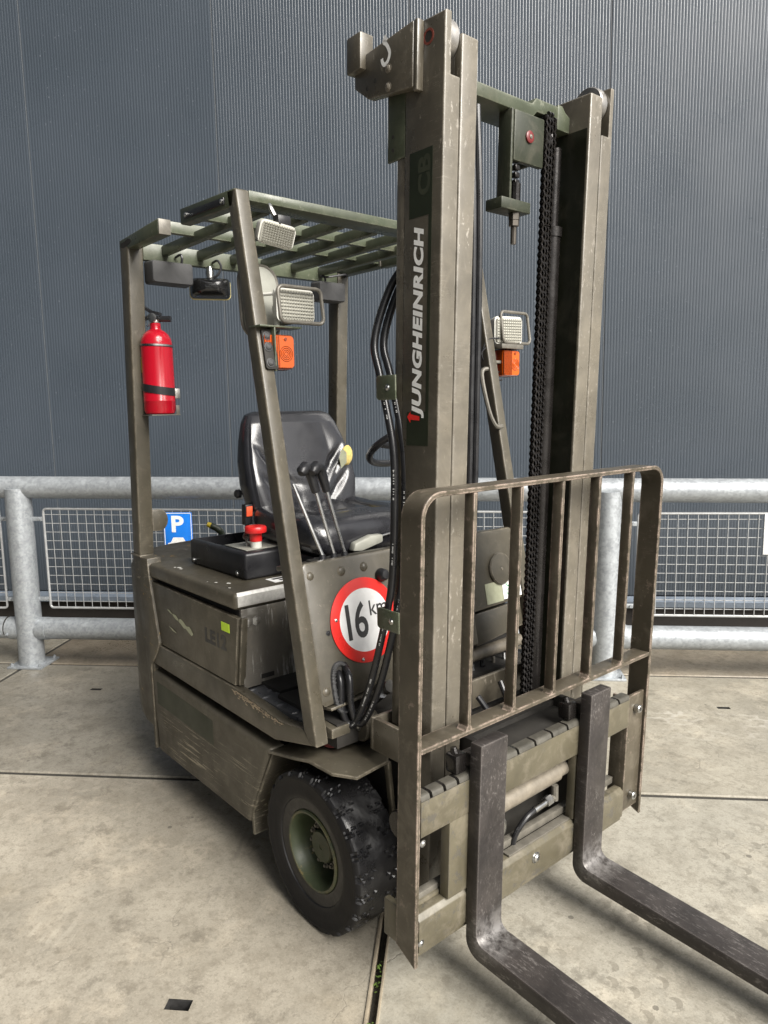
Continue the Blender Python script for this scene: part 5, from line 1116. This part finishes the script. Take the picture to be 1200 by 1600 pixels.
# ---------------------------------------------------------------- carriage, backrest, forks
XC = 0.1895                        # local front plane of the carriage
car_ = bpy.data.objects.new('carriage', None); C.objects.link(car_); car_.parent = fl; car_.location = Vector((0.15, 0, 0.17)) - fl.location
car_['label'] = 'fork carriage with a notched upper bar'
b = B(); n_ = []
y = -0.488
notches = [-0.455, -0.41, -0.365, -0.14, -0.068, 0.005, 0.075, 0.235, 0.275, 0.335]
ys = [-0.488]
for nn in notches: ys += [nn - .0042, nn + .0042]
ys.append(0.392)
b.prism([(XC - 0.032, 0.480), (XC, 0.480), (XC, 0.5695), (XC - 0.032, 0.5695)], 'y', -0.488, 0.392, 0.0015, xf=mt)
ub = mk('upper_bar', b, 'olive_carriage', car_, smooth=30)
b = B()
for i in range(0, len(ys), 2):
    b.prism([(XC - 0.0315, 0.570), (XC - 0.0002, 0.570), (XC - 0.004, 0.581), (XC - 0.010, 0.584), (XC - 0.0315, 0.584)], 'y', ys[i], ys[i + 1], 0.0006, xf=mt, seg=1)
mk('notched_lip', b, 'worn_lip', ub, smooth=30)
b = B(); b.prism([(XC - 0.0315, 0.570), (XC - 0.012, 0.570), (XC - 0.012, 0.5834), (XC - 0.0315, 0.5834)], 'y', -0.4875, 0.3915, 0.0, xf=mt); b.box((XC - 0.0115, -0.487, 0.5697), (XC - 0.0005, 0.391, 0.5704), xf=mt); mk('lip_backing', b, 'grease', ub, smooth=None)
b = B(); b.prism([(XC - 0.034, 0.180), (XC, 0.180), (XC, 0.262), (XC - 0.012, 0.275), (XC - 0.034, 0.275)], 'y', -0.488, 0.392, 0.002, xf=mt)
b.box((XC - 0.034, -0.4875, 0.166), (XC - 0.006, 0.3915, 0.1795), 0.001, xf=mt); lbar = mk('lower_bar', b, 'olive_carriage', car_)
b = B(); b.box((XC - 0.060, -0.485, 0.278), (XC - 0.040, 0.39, 0.300), 0.002, xf=mt); b.box((XC - 0.036, -0.15, 0.2752), (XC - 0.010, 0.12, 0.281), 0.001, xf=mt); mk('slide_rail', b, 'tubular', car_)
b = B(); b.box((XC - 0.030, -0.392, 0.2752), (XC - 0.0006, -0.245, 0.4798), 0.002, xf=mt); mk('web_plate', b, 'olive_carriage', car_)
b = B(); b.box((XC - 0.030, 0.125, 0.2752), (XC - 0.004, 0.16, 0.4798), 0.002, xf=mt); mk('web_plate', b, 'olive_carriage', car_)
b = B(); b.box((XC - 0.05, -0.487, 0.115 + .05), (XC - 0.034, -0.36, 0.285), 0.003, xf=mt); b.box((XC - 0.12, -0.495, 0.17), (XC - 0.05, -0.478, 0.27), 0.003, xf=mt); mk('carriage_bracket', b, 'olive_carriage', car_)
b = B(); b.tube([mt((XC - .085, -0.475, 0.49)), mt((XC - .085, -0.475, 0.60))], 0.001, 4) if False else None
b = B(); b.lathe([(0.012, 0), (0.034, .001), (0.036, .006), (0.036, .05), (0.03, .054), (0.012, .056)], mt((0.085, -0.465, 0.455)), 'y', 28); mk('guide_roller', b, 'grease', car_)
put_bolt(lbar, mt((XC, -0.048, 0.236)), (1, 0, 0), 'chrome', 1.5)
for z in (0.465, 0.205): put_bolt(car_, mt((XC - 0.001, -0.481, z)), (1, 0, 0), 'chrome', 0.85)
b = B(); b.box((XC - 0.020, 0.394, 0.185), (XC - 0.010, 0.492, 0.572), 0.002, xf=mt); b.box((XC - 0.060, 0.3925, 0.185), (XC - 0.004, 0.400, 0.572), 0.002, xf=mt); ang = mk('side_bracket', b, 'olive_cage', car_)
for z in (0.525, 0.232):
    p = mt((XC - 0.010, 0.445, z)); b = B(); b.cyl(p, p + Vector((.018, 0, 0)), 0.0125, 16, 0.002); o = mk('socket_screw', b, 'chrome', ang)
    b = B(); b.cyl(p + Vector((.0181, 0, 0)), p + Vector((.0185, 0, 0)), 0.006, 6); mk('screw_socket', b, 'dark', o, smooth=None)
b = B(); b.tube([mt((XC - 0.045, -0.33, 0.418)), mt((XC - 0.045, 0.085, 0.424)), mt((XC - 0.045, 0.0855, 0.424)), mt((XC - 0.045, 0.13, 0.424))], [0.0265, 0.0265, 0.020, 0.020], 24); sc = mk('side_shift_cylinder', b, 'dirty_tan', car_, label='pale side shift cylinder between the forks')
p = mt((XC - 0.030, 0.068, 0.395)); b = B(); b.cyl(p, p - Vector((0, 0, 0.045)), 0.010, 10); b.tube([p - Vector((0, 0, .035)), p - Vector((0, 0.02, .035))], 0.009, 8); mk('elbow_fitting', b, 'tubular', sc)
q0 = p - Vector((0, 0.02, .034)); b = B(); b.cyl(q0, q0 - Vector((0, 0.024, 0.002)), 0.014, 6); b.cyl(q0 - Vector((0, 0.024, .002)), q0 - Vector((0, 0.075, .006)), 0.0095, 14); mk('hose_fitting', b, 'chrome', sc)
b = B(); b.tube([q0 - Vector((0, .075, .006)), q0 - Vector((0.0, .11, .015)), q0 - Vector((0.01, .145, .06)), q0 - Vector((0.02, .15, .13))], 0.008, 10, 6); mk('hydraulic_hose', b, 'rubber_hose', car_)
b = B(); b.tube([mt((XC - .05, -0.20, 0.40)), mt((XC - .04, -0.145, 0.37)), mt((XC - .045, -0.135, 0.33)), mt((XC - .06, -0.15, 0.28))], 0.006, 10, 6); mk('hydraulic_hose', b, 'chrome', car_)
b = B(); b.box((0.02, -0.20, 0.16), (0.05, 0.20, 0.58), xf=mt); b.box((0.05, -0.215, 0.16), (0.12, -0.195, 0.60), 0.003, xf=mt); b.box((0.05, 0.195, 0.16), (0.12, 0.215, 0.60), 0.003, xf=mt); b.box((0.05, -0.195, 0.555), (XC - 0.034, 0.195, 0.566), 0.002, xf=mt); mk('carriage_frame', b, 'dark', car_)

lb_ = bpy.data.objects.new('load_backrest', None); C.objects.link(lb_); lb_.parent = fl; lb_.location = Vector((0.22, 0, 0.7)) - fl.location
lb_['label'] = 'flat bar load backrest with five uprights and worn edges'
w_, r_, zt_, th = 0.5015, 0.058, 1.2845, 0.0115
def path(off):
    w2, z2, r2 = w_ - off, zt_ - off, r_ - off; P = [(-w2, 0.152)]
    for k in range(9): an = PI - PI / 2 * k / 8; P.append((-w2 + r2 + r2 * math.cos(an), z2 - r2 + r2 * math.sin(an)))
    for k in range(9): an = PI / 2 - PI / 2 * k / 8; P.append((w2 - r2 + r2 * math.cos(an), z2 - r2 + r2 * math.sin(an)))
    P.append((w2, 0.158)); return P
b = B(); po, pi_ = path(0), path(th); X0, X1 = XC - 0.0675, XC; t = bmesh.new(); q4 = []
for (a_, c_) in zip(po, pi_):
    q4.append([t.verts.new((X0, a_[0], a_[1])), t.verts.new((X1, a_[0], a_[1])), t.verts.new((X1, c_[0], c_[1])), t.verts.new((X0, c_[0], c_[1]))])
for A, D in zip(q4, q4[1:]):
    for k in range(4): t.faces.new((A[k], D[k], D[(k + 1) % 4], A[(k + 1) % 4]))
t.faces.new(q4[0]); t.faces.new(q4[-1][::-1])
for q in (q4[0], q4[-1]):
    q[0].co.z += 0.024; q[3].co.z += 0.024; q[1].co.z -= 0.008; q[2].co.z -= 0.008
b._add(t, 0.0015, mt, 1); mk('frame_bar', b, 'olive_cage', lb_, smooth=30)
b = B(); b.box((X0 + .012, -w_ + th, 0.6870), (X1 - .0006, w_ - th, 0.6985), 0.0015, xf=mt); mk('cross_bar', b, 'olive_cage', lb_)
us = None
for k in range(5):
    y = -0.333 + k * 0.1665
    b = B(); b.box((X1 - .030, y - .0055, 0.6987), (X1 - .0004, y + .0055, zt_ - th - .0005), 0.0012, xf=mt); b.prism([(y - .014, .6987), (y + .014, .6987), (y + .0056, .709), (y - .0056, .709)], 'x', X1 - .029, X1 - .001, xf=mt)
    o = mk('upright_bar', b, 'olive_cage', lb_)
# forks
XS, TS, ZFT, ZF0, TB, TFK = 0.2265, 0.037, 0.668, 0.0975, 0.0592, 0.0469
def fork(y0, label):
    fx = lambda z: XS + T * z; bx = lambda z: XS - TS + T * z; top = lambda x: ZF0 + TFK - TB * (x - XS); bot = lambda x: ZF0 - (TB - 0.012) * (x - XS)
    P = [(bx(ZFT), ZFT), (fx(ZFT), ZFT), (fx(0.30), 0.30)]
    ri = 0.024; cx, cz = fx(0.2) + ri, top(fx(0.2) + ri) + ri
    for k in range(9): an = PI + (PI / 2) * k / 8; P.append((cx + ri * math.cos(an), cz + ri * math.sin(an)))
    tip = 1.25
    P += [(tip - 0.03, top(tip - 0.03)), (tip, top(tip) - 0.006), (tip, bot(tip) + 0.002), (tip - 0.05, bot(tip - 0.05))]
    ro = 0.046; c2x, c2z = bx(0.2) + ro, bot(bx(0.2) + ro) + ro
    for k in range(11): an = -PI / 2 - (PI / 2) * k / 10; P.append((c2x + ro * math.cos(an), c2z + ro * math.sin(an)))
    P.append((bx(0.35), 0.35))
    b = B(); b.prism(P, 'y', y0, y0 + 0.0978, 0.0045, seg=2)
    o = mk('fork', b, 'fork', fl, label=label, smooth=32)
    b = B(); b.box((XC - 0.036, y0 + .02, 0.586), (XC - 0.001, y0 + .078, 0.625), 0.006, xf=mt); b.box((XC - 0.05, y0 + .02, 0.545), (XC - 0.034, y0 + .078, 0.62), 0.004, xf=mt); mk('fork_hook', b, 'fork', o)
    b = B(); p = mt((XC - 0.03, y0 - 0.018, 0.608)); b.box(p - Vector((.02, .018, .022)), p + Vector((.02, .022, .028)), 0.008); b.tube([p + Vector((0, 0, .02)), p + Vector((-.005, -.002, .040))], [.012, .008], 10); mk('locking_pin', b, 'grease', o)
fork(-0.3287, 'fork nearest the wheel'); fork(0.1249, 'far fork beside the right end of the carriage')

# ================================================================== FIRE EXTINGUISHER
ex = thing('fire_extinguisher', 'small red fire extinguisher strapped to the rear roof post', 'extinguisher', (-1.262, -0.408, 1.457))
ec = Vector((-1.262, -0.408, 0)); r = 0.0565
b = B(); b.lathe([(r * .80, 1.458), (r * .93, 1.462), (r, 1.474), (r, 1.505), (r * 1.005, 1.5055), (r * 1.005, 1.508), (r, 1.5085), (r, 1.700), (r * .985, 1.715), (r * .93, 1.730), (r * .80, 1.745), (r * .58, 1.757), (r * .36, 1.764), (r * .33, 1.768), (r * .33, 1.785), (r * .30, 1.787)], (ec.x, ec.y, 0), 'z', 48); mk('cylinder', b, 'red', ex)
b = B(); b.lathe([(.015, 1.786), (.016, 1.792), (.013, 1.800), (.013, 1.812), (.008, 1.814)], (ec.x, ec.y, 0), 'z', 20); b.tube([ec + Vector((0, 0, 1.802)), ec + Vector((.03, .035, 1.802))], .008, 10); vl = mk('valve', b, 'roller', ex)
b = B(); b.tube([ec + Vector((.01, .012, 1.802)), ec + Vector((.038, .044, 1.801))], .011, 12); mk('nozzle', b, 'black', vl)
dh = Vector((-.75, -.66, 0)); sd_ = Vector((.66, -.75, 0))
def strip(pts, wd_, th_):
    b = B(); rings = [[p + sd_ * sx * wd_ + Vector((0, 0, sz * th_)) for sx, sz in ((-1, -1), (1, -1), (1, 1), (-1, 1))] for p in pts]; b.loft(rings); return b
mk('carry_handle', strip([ec + Vector((0, 0, 1.806)) - dh * .02, ec + Vector((0, 0, 1.806)) + dh * .03, ec + Vector((0, 0, 1.797)) + dh * .07, ec + Vector((0, 0, 1.790)) + dh * .085], .011, .0055), 'black', vl)
mk('squeeze_lever', strip([ec + Vector((0, 0, 1.818)) - dh * .022, ec + Vector((0, 0, 1.826)) + dh * .01, ec + Vector((0, 0, 1.845)) + dh * .04, ec + Vector((0, 0, 1.862)) + dh * .065, ec + Vector((0, 0, 1.864)) + dh * .09], .012, .006), 'black', vl)
b = B(); b.lathe([(.016, 0), (.016, .008), (.013, .009), (.003, .009)], (0, 0, 0), 'z', 20)
q3 = Vector((.6, -.8, 0)).to_track_quat('Z', 'Y').to_matrix()
for v in b.bm.verts: v.co = q3 @ v.co + ec + Vector((.008, -.012, 1.805))
mk('pressure_gauge', b, 'chrome', vl)
b = B(); b.tube([ec + Vector((.014 * math.cos(t) - .02, -.02, 1.795 + .02 * math.sin(t))) for t in (2 * PI * k / 16 for k in range(16))], .0012, 6, closed=True); mk('safety_pin', b, 'chrome', vl)
def band(z0, z1, rr, mat, tilt=0.0, name='strap'):
    b = B(); N = 48
    V = [[b.bm.verts.new((ec.x + rr * math.cos(t), ec.y + rr * math.sin(t), z + tilt * math.cos(t - .7))) for z in (z0, z1)] for t in (2 * PI * k / N for k in range(N))]
    for k in range(N): b.bm.faces.new((V[k][0], V[(k + 1) % N][0], V[(k + 1) % N][1], V[k][1]))
    return mk(name, b, mat, ex)
st = band(1.535, 1.563, r + .002, 'black', -.010)
band(1.704, 1.710, r + .0012, 'chrome', -.002, 'wire_band'); band(1.7015, 1.7035, r + .001, 'black', -.002, 'wire_band')
bk = ec + Vector((.035, .052, 1.533)); mk('strap_buckle', B().box(bk - Vector((.008, .010, .018)), bk + Vector((.008, .010, .018)), .002), 'roller', st)
b = B(); b.box((ec.x - r, ec.y - r * .98, 1.4535), (ec.x + r * .9, ec.y + r, 1.4572), .001); mk('foot_bracket', b, 'tubular', ex)
b = B(); b.box((ec.x + .047, ec.y + .040, 1.457), (ec.x + .05, ec.y + r * .95, 1.49), .001); mk('bracket_wire', b, 'tubular', ex)
b = B(); b.grid(lambda i, j: Vector((ec.x + (r + .0006) * math.cos(-1.95 + .22 * i), ec.y + (r + .0006) * math.sin(-1.95 + .22 * i), 1.61 + .055 * j)), 5, 2); mk('instruction_label', b, 'yellow', ex)
